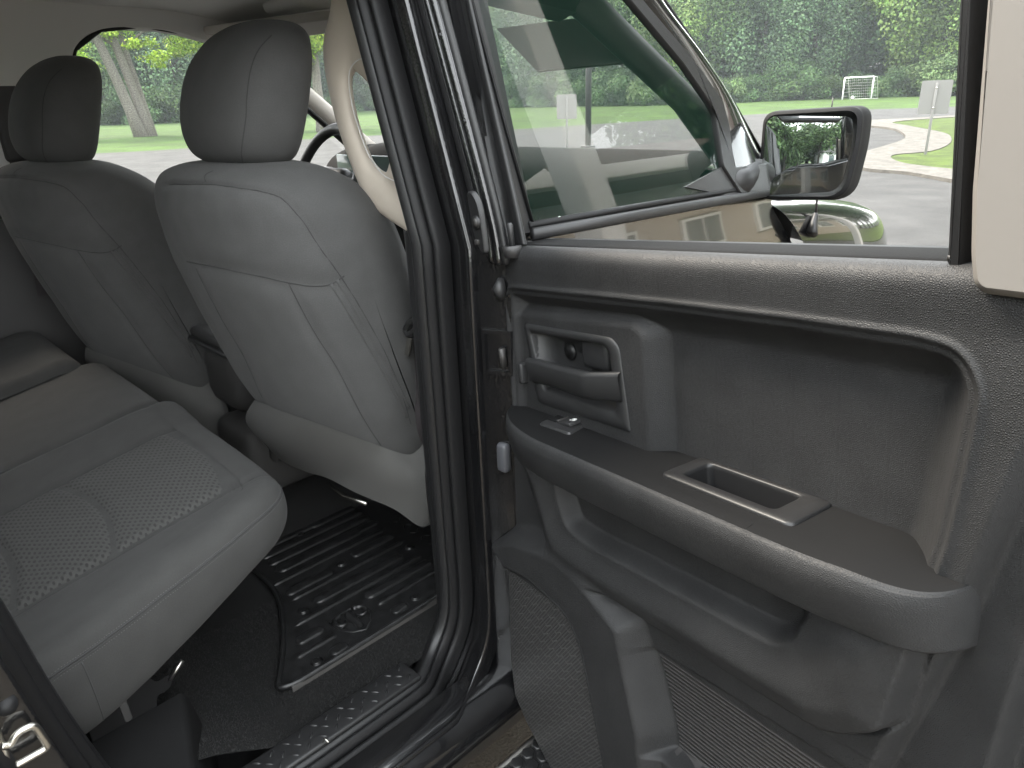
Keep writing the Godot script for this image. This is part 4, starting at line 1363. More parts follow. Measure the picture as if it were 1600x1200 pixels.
func build_pillar(t: Node3D) -> void:
	# the door opening: a swept seal and jamb round its front, foot and rear
	var way := spline([Vector2(-0.07, 1.92), Vector2(-0.07, 1.60), Vector2(-0.07, 1.38), Vector2(-0.07, 1.1), Vector2(-0.07, 0.80), Vector2(-0.071, 0.66), Vector2(-0.082, 0.595), Vector2(-0.112, 0.553), Vector2(-0.165, 0.537), Vector2(-0.30, 0.533), Vector2(-0.50, 0.535), Vector2(-0.60, 0.56), Vector2(-0.67, 0.63), Vector2(-0.705, 0.74), Vector2(-0.735, 0.90), Vector2(-0.757, 1.07), Vector2(-0.78, 1.25), Vector2(-0.80, 1.42), Vector2(-0.86, 1.62)], 6)
	var n := way.size()
	var sweep := func(profile: Array, from_k: int, to_k: int) -> ArrayMesh:
		var f := func(a: float, b: float) -> Vector3:
			var k := clampi(int(round(lerpf(from_k, to_k, b))), 0, n - 1)
			var p: Vector2 = way[k]
			var d: Vector2 = (way[mini(k + 1, n - 1)] - way[maxi(k - 1, 0)]).normalized()
			var inw := Vector2(-d.y, d.x)   # into the opening
			if k < 30:
				inw = Vector2(-1, 0)
			inw = Vector2(d.y, -d.x)
			var q: Vector2 = cr(profile, a * (profile.size() - 1))
			var x := 0.80 - 0.31 * maxf(0.0, p.y - 1.38)
			x += 0.045 * smoothstep(-0.09, -0.19, p.x) * smoothstep(0.70, 0.56, p.y) + 0.06 * smoothstep(-0.62, -0.70, p.x)
			p += inw * q.y
			return V(x + q.x, p.y, p.x)
		return grid((profile.size() - 1) * 4, to_k - from_k, f)
	var o := group_part(t, "door_opening")
	var k1 := n - 1
	part(o, "inner_trim", sweep.call([Vector2(-0.05, -0.05), Vector2(-0.012, -0.012), Vector2(0.0, -0.002), Vector2(0.012, -0.006), Vector2(0.018, -0.014), Vector2(0.02, -0.03)], 0, k1), M.trim_black)
	part(o, "seal_bulb", sweep.call([Vector2(0.018, -0.03), Vector2(0.019, -0.014), Vector2(0.024, -0.004), Vector2(0.031, -0.004), Vector2(0.037, -0.016), Vector2(0.038, -0.032)], 0, k1), M.rubber)
	part(o, "seal_lip", sweep.call([Vector2(0.038, -0.032), Vector2(0.040, -0.02), Vector2(0.046, -0.013), Vector2(0.053, -0.016), Vector2(0.056, -0.028), Vector2(0.056, -0.042)], 0, k1), M.rubber)
	part(o, "painted_flange", sweep.call([Vector2(0.054, -0.046), Vector2(0.062, -0.047), Vector2(0.068, -0.047), Vector2(0.074, -0.043), Vector2(0.079, -0.034), Vector2(0.084, -0.031)], 0, k1), M.jamb)
	part(o, "painted_jamb", sweep.call([Vector2(0.084, -0.031), Vector2(0.095, -0.028), Vector2(0.108, -0.028), Vector2(0.116, -0.027), Vector2(0.121, -0.024), Vector2(0.124, -0.026), Vector2(0.126, -0.034), Vector2(0.127, -0.06)], 0, k1), M.jamb)
	var rj := func(a: float, b: float) -> Vector3:
		var k := clampi(int(round(lerpf(74, n - 1, b))), 0, n - 1)
		var p: Vector2 = way[k]
		var x := 0.80 - 0.31 * maxf(0.0, p.y - 1.38) + 0.06 * smoothstep(-0.62, -0.70, p.x)
		var e := [Vector2(0.126, -0.058), Vector2(0.135, -0.070), Vector2(0.150, -0.076), Vector2(0.165, -0.081), Vector2(0.18, -0.088), Vector2(0.186, -0.098), Vector2(0.188, -0.12)]
		var q: Vector2 = cr(e, a * 6)
		return V(x + q.x, p.y, p.x + q.y)
	part(o, "rear_jamb", grid(24, n - 75, rj), M.trim_black)
	var core := begin()
	core.set_smooth_group(-1)
	for lv in [[0.40, 1.38, 0.0, 0.0], [1.38, 1.95, 0.0, -0.177]]:
		var bl := V(0.81 + lv[2], lv[0], -0.028)
		var br := V(0.955 + lv[2], lv[0], -0.010)
		var tl := V(0.81 + lv[3], lv[1], -0.028)
		var tr := V(0.955 + lv[3] * 0.75, lv[1], -0.010)
		quad_into(core, bl, br, tr, tl)
		quad_into(core, br, br + Vector3(-0.02, 0, -0.05), tr + Vector3(-0.02, 0, -0.05), tr)
		quad_into(core, bl + Vector3(0, 0, -0.05), bl, tl, tl + Vector3(0, 0, -0.05))
		quad_into(core, br + Vector3(-0.02, 0, -0.05), bl + Vector3(0, 0, -0.05), tl + Vector3(0, 0, -0.05), tr + Vector3(-0.02, 0, -0.05))
	part(o, "pillar_core", done(core), M.jamb)
	# outer step of the jamb, where the hinges sit
	part(o, "hinge_face", slab(V(0.924, 0.45, -0.032), V(0.985, 0.45, -0.004), V(0.985, 1.38, -0.004), V(0.924, 1.38, -0.032), V(0, 0, 0.02)), M.jamb)
	# the black strips above the belt, outboard of the jamb
	var st := group_part(t, "pillar_strips")
	var cols := [[0.124, -0.030, M.jamb], [0.136, -0.012, M.rubber], [0.150, -0.010, M.jamb], [0.158, -0.020, M.rubber], [0.172, -0.004, M.jamb], [0.180, -0.012, M.trim_black]]
	for i in cols.size():
		var x0: float = 0.80 + cols[i][0]
		var w := 0.009
		var dep: float = -0.04 - cols[i][1]
		var pts := [V(x0, 1.36, dep + 0.01), V(x0 - 0.02, 1.45, dep + 0.01), V(x0 - 0.02 - 0.10, 1.75, dep + 0.01), V(x0 - 0.02 - 0.16, 1.92, dep + 0.01)]
		part(st, "strip", tube(spline(pts, 5), w, 8, 0.8), cols[i][2])
	for sc in [Vector3(0.8681, 1.7005, 0.0280), Vector3(0.9136, 1.5771, 0.0280)]:
		part(st, "groove_screw", tube([sc, sc + Vector3(0.002, 0, 0.006)], 0.003, 8), M.trim_black)
	# rocker panel
	var rk := func(a: float, b: float) -> Vector3:
		var pr := [Vector2(0.90, 0.515), Vector2(0.935, 0.514), Vector2(0.965, 0.505), Vector2(0.984, 0.482), Vector2(0.990, 0.45), Vector2(0.985, 0.41), Vector2(0.972, 0.385), Vector2(0.92, 0.36)]
		var p: Vector2 = cr(pr, a * 7)
		return V(p.x, p.y, lerpf(-1.6, 1.05, b))
	part(t, "rocker_panel", grid(28, 30, rk), M.paint)
	# door check strap pocket, hinge and the stop
	var h := group_part(t, "door_hinge")
	var hf := func(px: float, y: float, o2: float) -> Vector3:
		# a point on the hinge face, o2 proud of it
		return V(0.924 + px, y, -0.032 + px * 0.459 - o2)
	part(h, "pocket_frame", plate_with_hole([hf.call(0.008, 1.165, 0.001), hf.call(0.056, 1.165, 0.001), hf.call(0.056, 1.245, 0.001), hf.call(0.008, 1.245, 0.001)], [hf.call(0.013, 1.172, 0.001), hf.call(0.051, 1.172, 0.001), hf.call(0.051, 1.238, 0.001), hf.call(0.013, 1.238, 0.001)], V(0, 0, -0.006)), M.jamb)
	part(h, "pin", tube([hf.call(0.042, 1.18, 0.006), hf.call(0.042, 1.215, 0.008)], 0.006, 8), M.dark_metal)
	part(h, "knuckle", tube([hf.call(0.042, 1.335, 0.004), hf.call(0.044, 1.318, 0.012), hf.call(0.044, 1.30, 0.006)], [0.005, 0.012, 0.006], 10), M.satin_black)
	part(h, "switch_button", rbox(Vector3(0.026, 0.058, 0.02), 0.009, hf.call(0.034, 1.005, 0.003)), mat(Color(0.07, 0.072, 0.08), 0.35))
	# black bracket with a bolt at the belt
	var bk := group_part(t, "pillar_bracket")
	var bp := rounded([Vector2(-0.022, 0.044), Vector2(-0.004, 0.046), Vector2(0.010, 0.034), Vector2(0.016, 0.014), Vector2(0.019, -0.022), Vector2(0.020, -0.046), Vector2(0.010, -0.050), Vector2(-0.006, -0.036), Vector2(-0.015, -0.012)], 0.007, 4)
	var bx := Transform3D(Basis(Vector3(0.97, 0, 0.2).normalized(), Vector3(-0.08, 1, 0).normalized(), Vector3(-0.2, 0, 0.97)), Vector3(0.9679, 1.4321, 0.0580))
	part(bk, "plate", extrude(bp, 0.008, 0.003, bx), M.trim_black)
	part(bk, "bolt", tube([bx * Vector3(0.004, 0.0, 0.006), bx * Vector3(0.004, 0.0, 0.013)], 0.007, 12), M.dark_metal)
	part(bk, "washer", tube([bx * Vector3(0.004, 0.0, 0.006), bx * Vector3(0.004, 0.0, 0.0115)], 0.0105, 14), M.trim_black)
	part(bk, "clip", rbox(Vector3(0.009, 0.008, 0.008), 0.002, bx * Vector3(0.002, -0.03, 0.009)), M.dark_metal)
	# body side behind the opening with the striker
	var cp := group_part(t, "rear_corner")
	part(cp, "panel", slab(V(1.046, 0.40, -0.86), V(1.046, 0.40, -1.6), V(1.046, 1.36, -1.6), V(1.046, 1.36, -0.93), Vector3(-0.05, 0, 0)), M.paint)
	part(cp, "striker_plate", tube(spline([Vector3(0.9850, 1.0061, 0.8088), Vector3(0.9850, 0.9856, 0.8082), Vector3(0.9850, 0.9600, 0.8088), Vector3(0.9850, 0.9394, 0.8092), Vector3(0.9850, 0.9150, 0.8092)], 4), 0.0055, 8), M.steel)
	part(cp, "striker", tube(spline([Vector3(1.0000, 0.9826, 0.8083), Vector3(1.0000, 0.9793, 0.8010), Vector3(1.0000, 0.9875, 0.7930), Vector3(1.0000, 0.9889, 0.7843), Vector3(1.0000, 0.9860, 0.7772), Vector3(1.0000, 0.9737, 0.7746), Vector3(1.0000, 0.9556, 0.7722), Vector3(1.0000, 0.9513, 0.7751), Vector3(1.0000, 0.9505, 0.7889), Vector3(1.0000, 0.9501, 0.8030)], 4), 0.0042, 8), M.steel)
	part(cp, "plug", tube([Vector3(0.9800, 1.0132, 0.7920), Vector3(0.9900, 1.0204, 0.7922)], 0.011, 12), M.rubber)
	# beige pillar trim with its grab handle: a moulded loop
	var g := group_part(t, "grab_handle")
	var outer := spline([Vector3(0.6168, 1.8648, -0.0050), Vector3(0.5512, 1.8253, -0.0050), Vector3(0.5271, 1.7768, -0.0050), Vector3(0.4905, 1.7266, -0.0050), Vector3(0.4822, 1.6826, -0.0050), Vector3(0.4894, 1.6251, -0.0050), Vector3(0.5094, 1.5603, -0.0050), Vector3(0.5406, 1.4924, -0.0050), Vector3(0.5782, 1.4332, -0.0050), Vector3(0.6215, 1.4093, -0.0050), Vector3(0.7032, 1.3825, -0.0050), Vector3(0.7523, 1.3755, -0.0050), Vector3(0.7625, 1.4583, -0.0050), Vector3(0.7458, 1.5552, -0.0050), Vector3(0.7226, 1.6488, -0.0050), Vector3(0.6985, 1.7300, -0.0050), Vector3(0.6821, 1.8085, -0.0050), Vector3(0.6613, 1.8580, -0.0050), Vector3(0.6168, 1.8648, -0.0050)], 3)
	var inner := spline([Vector3(0.5762, 1.6665, -0.0050), Vector3(0.5664, 1.6604, -0.0050), Vector3(0.5589, 1.6553, -0.0050), Vector3(0.5554, 1.6488, -0.0050), Vector3(0.5535, 1.6400, -0.0050), Vector3(0.5547, 1.6142, -0.0050), Vector3(0.5624, 1.5776, -0.0050), Vector3(0.5788, 1.5396, -0.0050), Vector3(0.5967, 1.5096, -0.0050), Vector3(0.6153, 1.4950, -0.0050), Vector3(0.6310, 1.4897, -0.0050), Vector3(0.6431, 1.4878, -0.0050), Vector3(0.6543, 1.4940, -0.0050), Vector3(0.6673, 1.5126, -0.0050), Vector3(0.6720, 1.5417, -0.0050), Vector3(0.6620, 1.5769, -0.0050), Vector3(0.6437, 1.6097, -0.0050), Vector3(0.6174, 1.6429, -0.0050), Vector3(0.5762, 1.6665, -0.0050)], 3)
	var m := outer.size()
	var loop := func(a: float, b: float) -> Vector3:
		var i := int(round(b * (m - 1)))
		var w := a * PI
		var p: Vector3 = (outer[i] as Vector3).lerp(inner[i], (1 - cos(w)) / 2)
		var l := minf(0.024, (outer[i] as Vector3).distance_to(inner[i]) * 0.5)
		return p + Vector3(0.25, 0.0, 0.9) * l * pow(sin(w), 0.7)
	var loop2 := func(a: float, b: float) -> Vector3:
		var i := int(round(b * (m - 1)))
		var w := a * PI
		var p: Vector3 = (outer[i] as Vector3).lerp(inner[i], (1 - cos(w)) / 2)
		return p - Vector3(0.25, 0.0, 0.9) * 0.016 * pow(sin(w), 0.7)
	part(g, "loop", grid(18, m - 1, loop), M.beige)
	part(g, "loop_back", grid(10, m - 1, loop2), M.beige)
	part(g, "moulding_line", tube(spline([Vector3(0.7003, 1.6730, 0.0190), Vector3(0.6542, 1.6828, 0.0190), Vector3(0.6153, 1.6790, 0.0190), Vector3(0.5914, 1.6634, 0.0190), Vector3(0.5850, 1.6336, 0.0190), Vector3(0.5904, 1.5984, 0.0190), Vector3(0.6041, 1.5615, 0.0190), Vector3(0.6221, 1.5245, 0.0190), Vector3(0.6466, 1.5002, 0.0190), Vector3(0.6719, 1.4830, 0.0190), Vector3(0.7155, 1.4738, 0.0190)], 3), 0.0011, 5), M.gray_trim)
	part(t, "pillar_inner_trim", rbox(Vector3(0.03, 1.0, 0.10), 0.012, V(0.765, 0.90, 0.0)), M.trim_black)
	# seat belt
	var sb := group_part(t, "seat_belt")
	var belt := func(p: Array, w: float, turn: Array) -> ArrayMesh:
		var f := func(a: float, b: float) -> Vector3:
			var q: Vector3 = cr(p, b * (p.size() - 1))
			var tw: float = cr(turn, b * (turn.size() - 1))
			return q + Vector3(cos(tw), 0.02, sin(tw)) * w * (a - 0.5)
		return grid(3, p.size() * 5, f)
	part(sb, "webbing", belt.call([Vector3(0.5977, 1.6215, -0.0300), Vector3(0.6159, 1.5592, -0.0300), Vector3(0.6312, 1.5017, -0.0300), Vector3(0.6462, 1.4130, -0.0300), Vector3(0.6548, 1.3013, -0.0300), Vector3(0.6592, 1.1964, -0.0300), Vector3(0.6605, 1.1583, -0.0300)], 0.046, [0.4, 0.4, 0.5, 0.7, 0.8, 0.8, 0.8]), M.webbing)
	part(sb, "webbing", belt.call([Vector3(0.6606, 1.1581, -0.0200), Vector3(0.6636, 1.1171, -0.0200), Vector3(0.6694, 1.0473, -0.0200), Vector3(0.6735, 0.9597, -0.0200), Vector3(0.6707, 0.8662, -0.0200), Vector3(0.6705, 0.7525, -0.0200)], 0.044, [0.5, 0.2, 0.0, -0.3, 0.9, 0.9]), M.webbing)
	part(sb, "guide_loop", tube(spline([Vector3(0.7069, 1.2160, -0.0000), Vector3(0.6800, 1.2005, -0.0000), Vector3(0.6649, 1.1829, -0.0000), Vector3(0.6767, 1.1772, -0.0000), Vector3(0.7042, 1.1959, -0.0000)], 4), 0.0065, 8), M.satin_black)
	part(sb, "tongue", slab(Vector3(0.6694, 1.1704, -0.0000), Vector3(0.6864, 1.1711, -0.0000), Vector3(0.6700, 1.1295, 0.0000), Vector3(0.6550, 1.1303, -0.0000), Vector3(0.001, 0, 0.003)), M.steel)


func build_front(t: Node3D) -> void:
	# front door skin, belt to rocker
	var gap := func(y: float) -> float: return 0.985 + maxf(0.0, 1.33 - y) * 0.95
	var side := func(y: float) -> float:
		var pr := [0.945, 0.962, 0.972, 0.972, 0.966, 0.955, 0.930]
		return cr(pr, clampf((y - 0.48) / 0.90, 0.0, 1.0) * 6)
	var d := group_part(t, "front_door")
	var sk := func(a: float, b: float) -> Vector3:
		var y := lerpf(0.50, 1.385, b)
		return V(side.call(y), y, lerpf(-0.012, gap.call(y) - 0.003, a))
	part(d, "door_skin", grid(24, 36, sk), M.paint)
	part(d, "inner_panel", rbox(Vector3(0.06, 0.8, 0.98), 0.02, V(0.86, 0.95, 0.48)), M.black_grain)
	part(d, "belt_moulding", tube([Vector3(0.9551, 1.3926, -0.0718), Vector3(0.9566, 1.3864, -0.3782), Vector3(0.9585, 1.3791, -0.7527), Vector3(0.9592, 1.3761, -0.9081)], 0.011, 8, 0.6), M.satin_black)
	part(d, "belt_strip", tube([Vector3(0.9474, 1.4070, -0.0709), Vector3(0.9486, 1.4020, -0.3886), Vector3(0.9505, 1.3947, -0.7946)], 0.0065, 8), M.rubber)
	# glass and its frame
	var gl := rounded([Vector2(0.0508, 0.4770), Vector2(0.0826, -0.0002), Vector2(0.7687, -0.0179), Vector2(0.7182, 0.0495), Vector2(0.7053, 0.1795), Vector2(0.5891, 0.2891), Vector2(0.3947, 0.4324), Vector2(0.3079, 0.5099)], 0.01, 3)
	part(d, "window_glass", extrude(gl, 0.004, 0.0, Transform3D(Basis(Vector3(0, 0, -1), Vector3(-0.2421, 0.9703, 0), Vector3(0.9703, 0.2421, 0)), Vector3(0.9450, 1.4000, 0))), M.side_glass)
	part(d, "rear_frame", slab(Vector3(0.8368, 1.8501, -0.0241), Vector3(0.8353, 1.8562, -0.0758), Vector3(0.9504, 1.3948, -0.0831), Vector3(0.9499, 1.3970, -0.0372), Vector3(-0.02, 0, 0)), M.trim_black)
	part(d, "glass_run", tube([Vector3(0.8365, 1.8599, -0.0355), Vector3(0.8636, 1.7512, -0.0428), Vector3(0.9081, 1.5728, -0.0603), Vector3(0.9505, 1.4028, -0.0801)], 0.0032, 6), M.rubber)
	part(d, "front_frame", extrude(rounded([Vector2(0.3079, 0.5099), Vector2(0.4461, 0.3906), Vector2(0.6075, 0.2687), Vector2(0.6871, 0.1910), Vector2(0.7068, 0.1656), Vector2(0.7073, 0.0504), Vector2(0.7687, -0.0179), Vector2(0.9248, -0.0237), Vector2(0.9297, 0.0414), Vector2(0.7573, 0.0463), Vector2(0.7610, 0.1410), Vector2(0.7473, 0.1923), Vector2(0.6491, 0.2848), Vector2(0.4875, 0.4051), Vector2(0.3442, 0.5145)], 0.008, 3), 0.014, 0.003, Transform3D(Basis(Vector3(0, 0, -1), Vector3(-0.2421, 0.9703, 0), Vector3(0.9703, 0.2421, 0)), Vector3(0.9450, 1.4000, 0))), M.trim_black)
	part(d, "mirror_patch", extrude(rounded([Vector2(0.5522, 0.0217), Vector2(0.7069, 0.0490), Vector2(0.7356, 0.0711), Vector2(0.9194, 0.0515), Vector2(0.9097, -0.0300), Vector2(0.7666, -0.0251)], 0.004, 3), 0.008, 0.0, Transform3D(Basis(Vector3(0, 0, -1), Vector3(-0.2421, 0.9703, 0), Vector3(0.9703, 0.2421, 0)), Vector3(0.9450, 1.4000, 0))), M.satin_black)
	part(d, "etched_mark", tube([Vector3(0.9490, 1.4109, -0.1424), Vector3(0.9486, 1.4124, -0.1479), Vector3(0.9490, 1.4107, -0.1525), Vector3(0.9498, 1.4077, -0.1499), Vector3(0.9496, 1.4086, -0.1434)], 0.0006, 4), M.white_mark)
	# painted windscreen pillar, outside
	var pil := func(a: float, b: float) -> Vector3:
		var e0 := [Vector3(0.8336, 1.8963, -0.3376), Vector3(0.8594, 1.7927, -0.4705), Vector3(0.8893, 1.6729, -0.6359), Vector3(0.9135, 1.5757, -0.7366), Vector3(0.9462, 1.4448, -0.7642)]
		var e1 := [Vector3(0.8142, 1.9244, -0.5473), Vector3(0.8460, 1.7967, -0.5764), Vector3(0.8653, 1.6782, -0.7312), Vector3(0.8819, 1.5701, -0.8605), Vector3(0.9056, 1.4342, -0.9960)]
		var p: Vector3 = (cr(e0, b * 4) as Vector3).lerp(cr(e1, b * 4), a)
		return p + Vector3(0.014, 0.004, -0.006) * sin(a * PI)
	part(t, "outer_windscreen_pillar", grid(8, 30, pil), M.paint)
	part(t, "windscreen_moulding", tube([Vector3(0.8370, 1.8494, -0.4879), Vector3(0.8504, 1.7958, -0.5701), Vector3(0.8716, 1.6776, -0.7208), Vector3(0.8901, 1.5704, -0.8456), Vector3(0.9105, 1.4555, -0.9614)], 0.006, 8), M.rubber)
	# fender and bonnet
	var crest := [1.345, 1.336, 1.325, 1.311, 1.294, 1.273, 1.245, 1.203, 1.13, 1.0]
	var fn := func(a: float, b: float) -> Vector3:
		var pr := [[0.955, -1.0], [0.985, -0.55], [0.992, -0.30], [0.985, -0.14], [0.965, -0.05], [0.925, -0.008], [0.88, 0.0], [0.84, 0.008], [0.80, 0.012]]
		var g := []
		var s := []
		for q in pr:
			g.append(q[0])
			s.append(q[1])
		var x: float = cr(g, a * 8)
		var rel: float = cr(s, a * 8)
		var top: float = cr(crest, b * 9)
		var y := 0.62 + (top - 0.62) * (1 + rel) if rel < 0 else top + rel
		y = top + rel * (top - 0.55)
		var f := lerpf(gap.call(y) + 0.003, 2.02, b)
		x -= 0.16 * pow(b, 5)
		x += 0.02 * sin(b * PI)
		return V(x, y, f)
	part(t, "fender", grid(56, 50, fn), M.paint)
	var bn := func(a: float, b: float) -> Vector3:
		var x := lerpf(0.795, -0.795, a)
		var top: float = cr(crest, b * 9)
		var bulge := 0.055 * (1 - pow(absf(x) / 0.8, 4)) + 0.012 * exp(-pow((absf(x) - 0.36) / 0.08, 2))
		return V(x * (1 - 0.12 * pow(b, 5)), top + 0.018 + bulge, lerpf(1.20, 2.03, b))
	part(t, "bonnet", grid(50, 30, bn), M.paint)
	part(t, "bonnet_rear_edge", tube([V(0.80, 1.352, 1.20), V(0.55, 1.395, 1.17), V(0.0, 1.41, 1.14), V(-0.55, 1.395, 1.17), V(-0.8, 1.352, 1.20)], 0.014, 8), M.trim_black)
	part(t, "engine_bay_floor", rbox(Vector3(1.6, 0.1, 0.9), 0.03, V(0, 0.7, 1.5)), M.trim_black)
	part(t, "black_backing", rbox(Vector3(0.03, 0.8, 0.1), 0.01, V(0.90, 0.95, 1.12)), M.trim_black)
	# antenna on the fender
	var an := group_part(t, "antenna")
	var ab: Vector3 = Vector3(0.9800, 1.2274, -1.1649)
	part(an, "base", tube([Vector3(0.9950, 1.2473, -1.1092), Vector3(0.9900, 1.2718, -1.1255), Vector3(0.9850, 1.2894, -1.1439), Vector3(0.9850, 1.2994, -1.1450)], [0.02, 0.0135, 0.010, 0.006], 12, 0.8), M.trim_black)
	part(an, "mast", tube([Vector3(0.9850, 1.2959, -1.1461), Vector3(0.9850, 1.3234, -1.1422), Vector3(0.9750, 1.5668, -1.1880), Vector3(0.9750, 1.5869, -1.1896)], [0.0042, 0.0032, 0.002, 0.0016], 8), M.dark_metal)


func build_mirror(t: Node3D) -> void:
	var m := group_part(t, "door_mirror")
	var face := rounded([Vector2(-0.112, 0.098), Vector2(0.108, 0.106), Vector2(0.113, 0.03), Vector2(0.100, -0.096), Vector2(-0.106, -0.104)], [0.03, 0.03, 0.05, 0.045, 0.03], 6)
	var c: Vector3 = Vector3(1.0384, 1.4621, -0.9300)
	var b := Basis(Vector3(1, -0.02, 0.03).normalized(), Vector3(0.02, 1, 0.06).normalized(), Vector3(0, 0, 1)).orthonormalized()
	b = Basis(Vector3.UP, deg_to_rad(8.0)) * Basis(Vector3.RIGHT, deg_to_rad(-3.0))
	var n := face.size()
	var shell := func(a: float, q: float) -> Vector3:
		var p := face[int(round(a * n)) % n]
		var rows := [[0.93, 0.014], [1.0, 0.008], [1.01, -0.004], [1.04, -0.03], [1.03, -0.07], [0.9, -0.105], [0.6, -0.125], [0.0, -0.13]]
		var sc := []
		var dz := []
		for r in rows:
			sc.append(r[0])
			dz.append(r[1])
		var s: float = cr(sc, q * 7)
		return c + b * Vector3(p.x * s, p.y * s, cr(dz, q * 7))
	part(m, "housing", grid(n, 28, shell), M.matte_black)
	var rim := func(a: float, q: float) -> Vector3:
		var p := face[int(round(a * n)) % n]
		var s := lerpf(0.935, 0.905, q)
		return c + b * Vector3(p.x * s, p.y * s, lerpf(0.0135, -0.03, q))
	part(m, "bezel", grid(n, 3, rim), M.matte_black)
	var gp := PackedVector2Array()
	for p in face:
		gp.append(p * 0.93)
	# the convex glass, turned a little further out inside its housing
	var gb := Basis(Vector3.UP, deg_to_rad(19.0)) * Basis(Vector3.RIGHT, deg_to_rad(-3.5))
	var gc := c + b * Vector3(0, 0, 0.002)
	var dome := func(a: float, q: float) -> Vector3:
		var p := face[int(round(a * n)) % n] * 0.915 * (1.0 - q)
		return gc + gb * Vector3(p.x, p.y, -p.length_squared() / (2 * 0.72))
	part(m, "mirror_glass", grid(n, 10, dome), M.mirror)
	part(m, "backing", extrude(gp, 0.01, 0.001, Transform3D(b, c + b * Vector3(0, 0, -0.05))), M.trim_black)
	part(m, "arm", tube([Vector3(0.9320, 1.4110, -0.7368), Vector3(0.9544, 1.4119, -0.7994), c + b * Vector3(-0.125, -0.022, -0.055), c + b * Vector3(-0.06, -0.02, -0.07)], [0.026, 0.030, 0.032, 0.03], 14, 0.6), M.trim_black)


func ring_of(poly: PackedVector2Array, z: float) -> Array:
	var out := []
	for p in poly:
		out.append(Vector3(p.x, p.y, z))
	return out


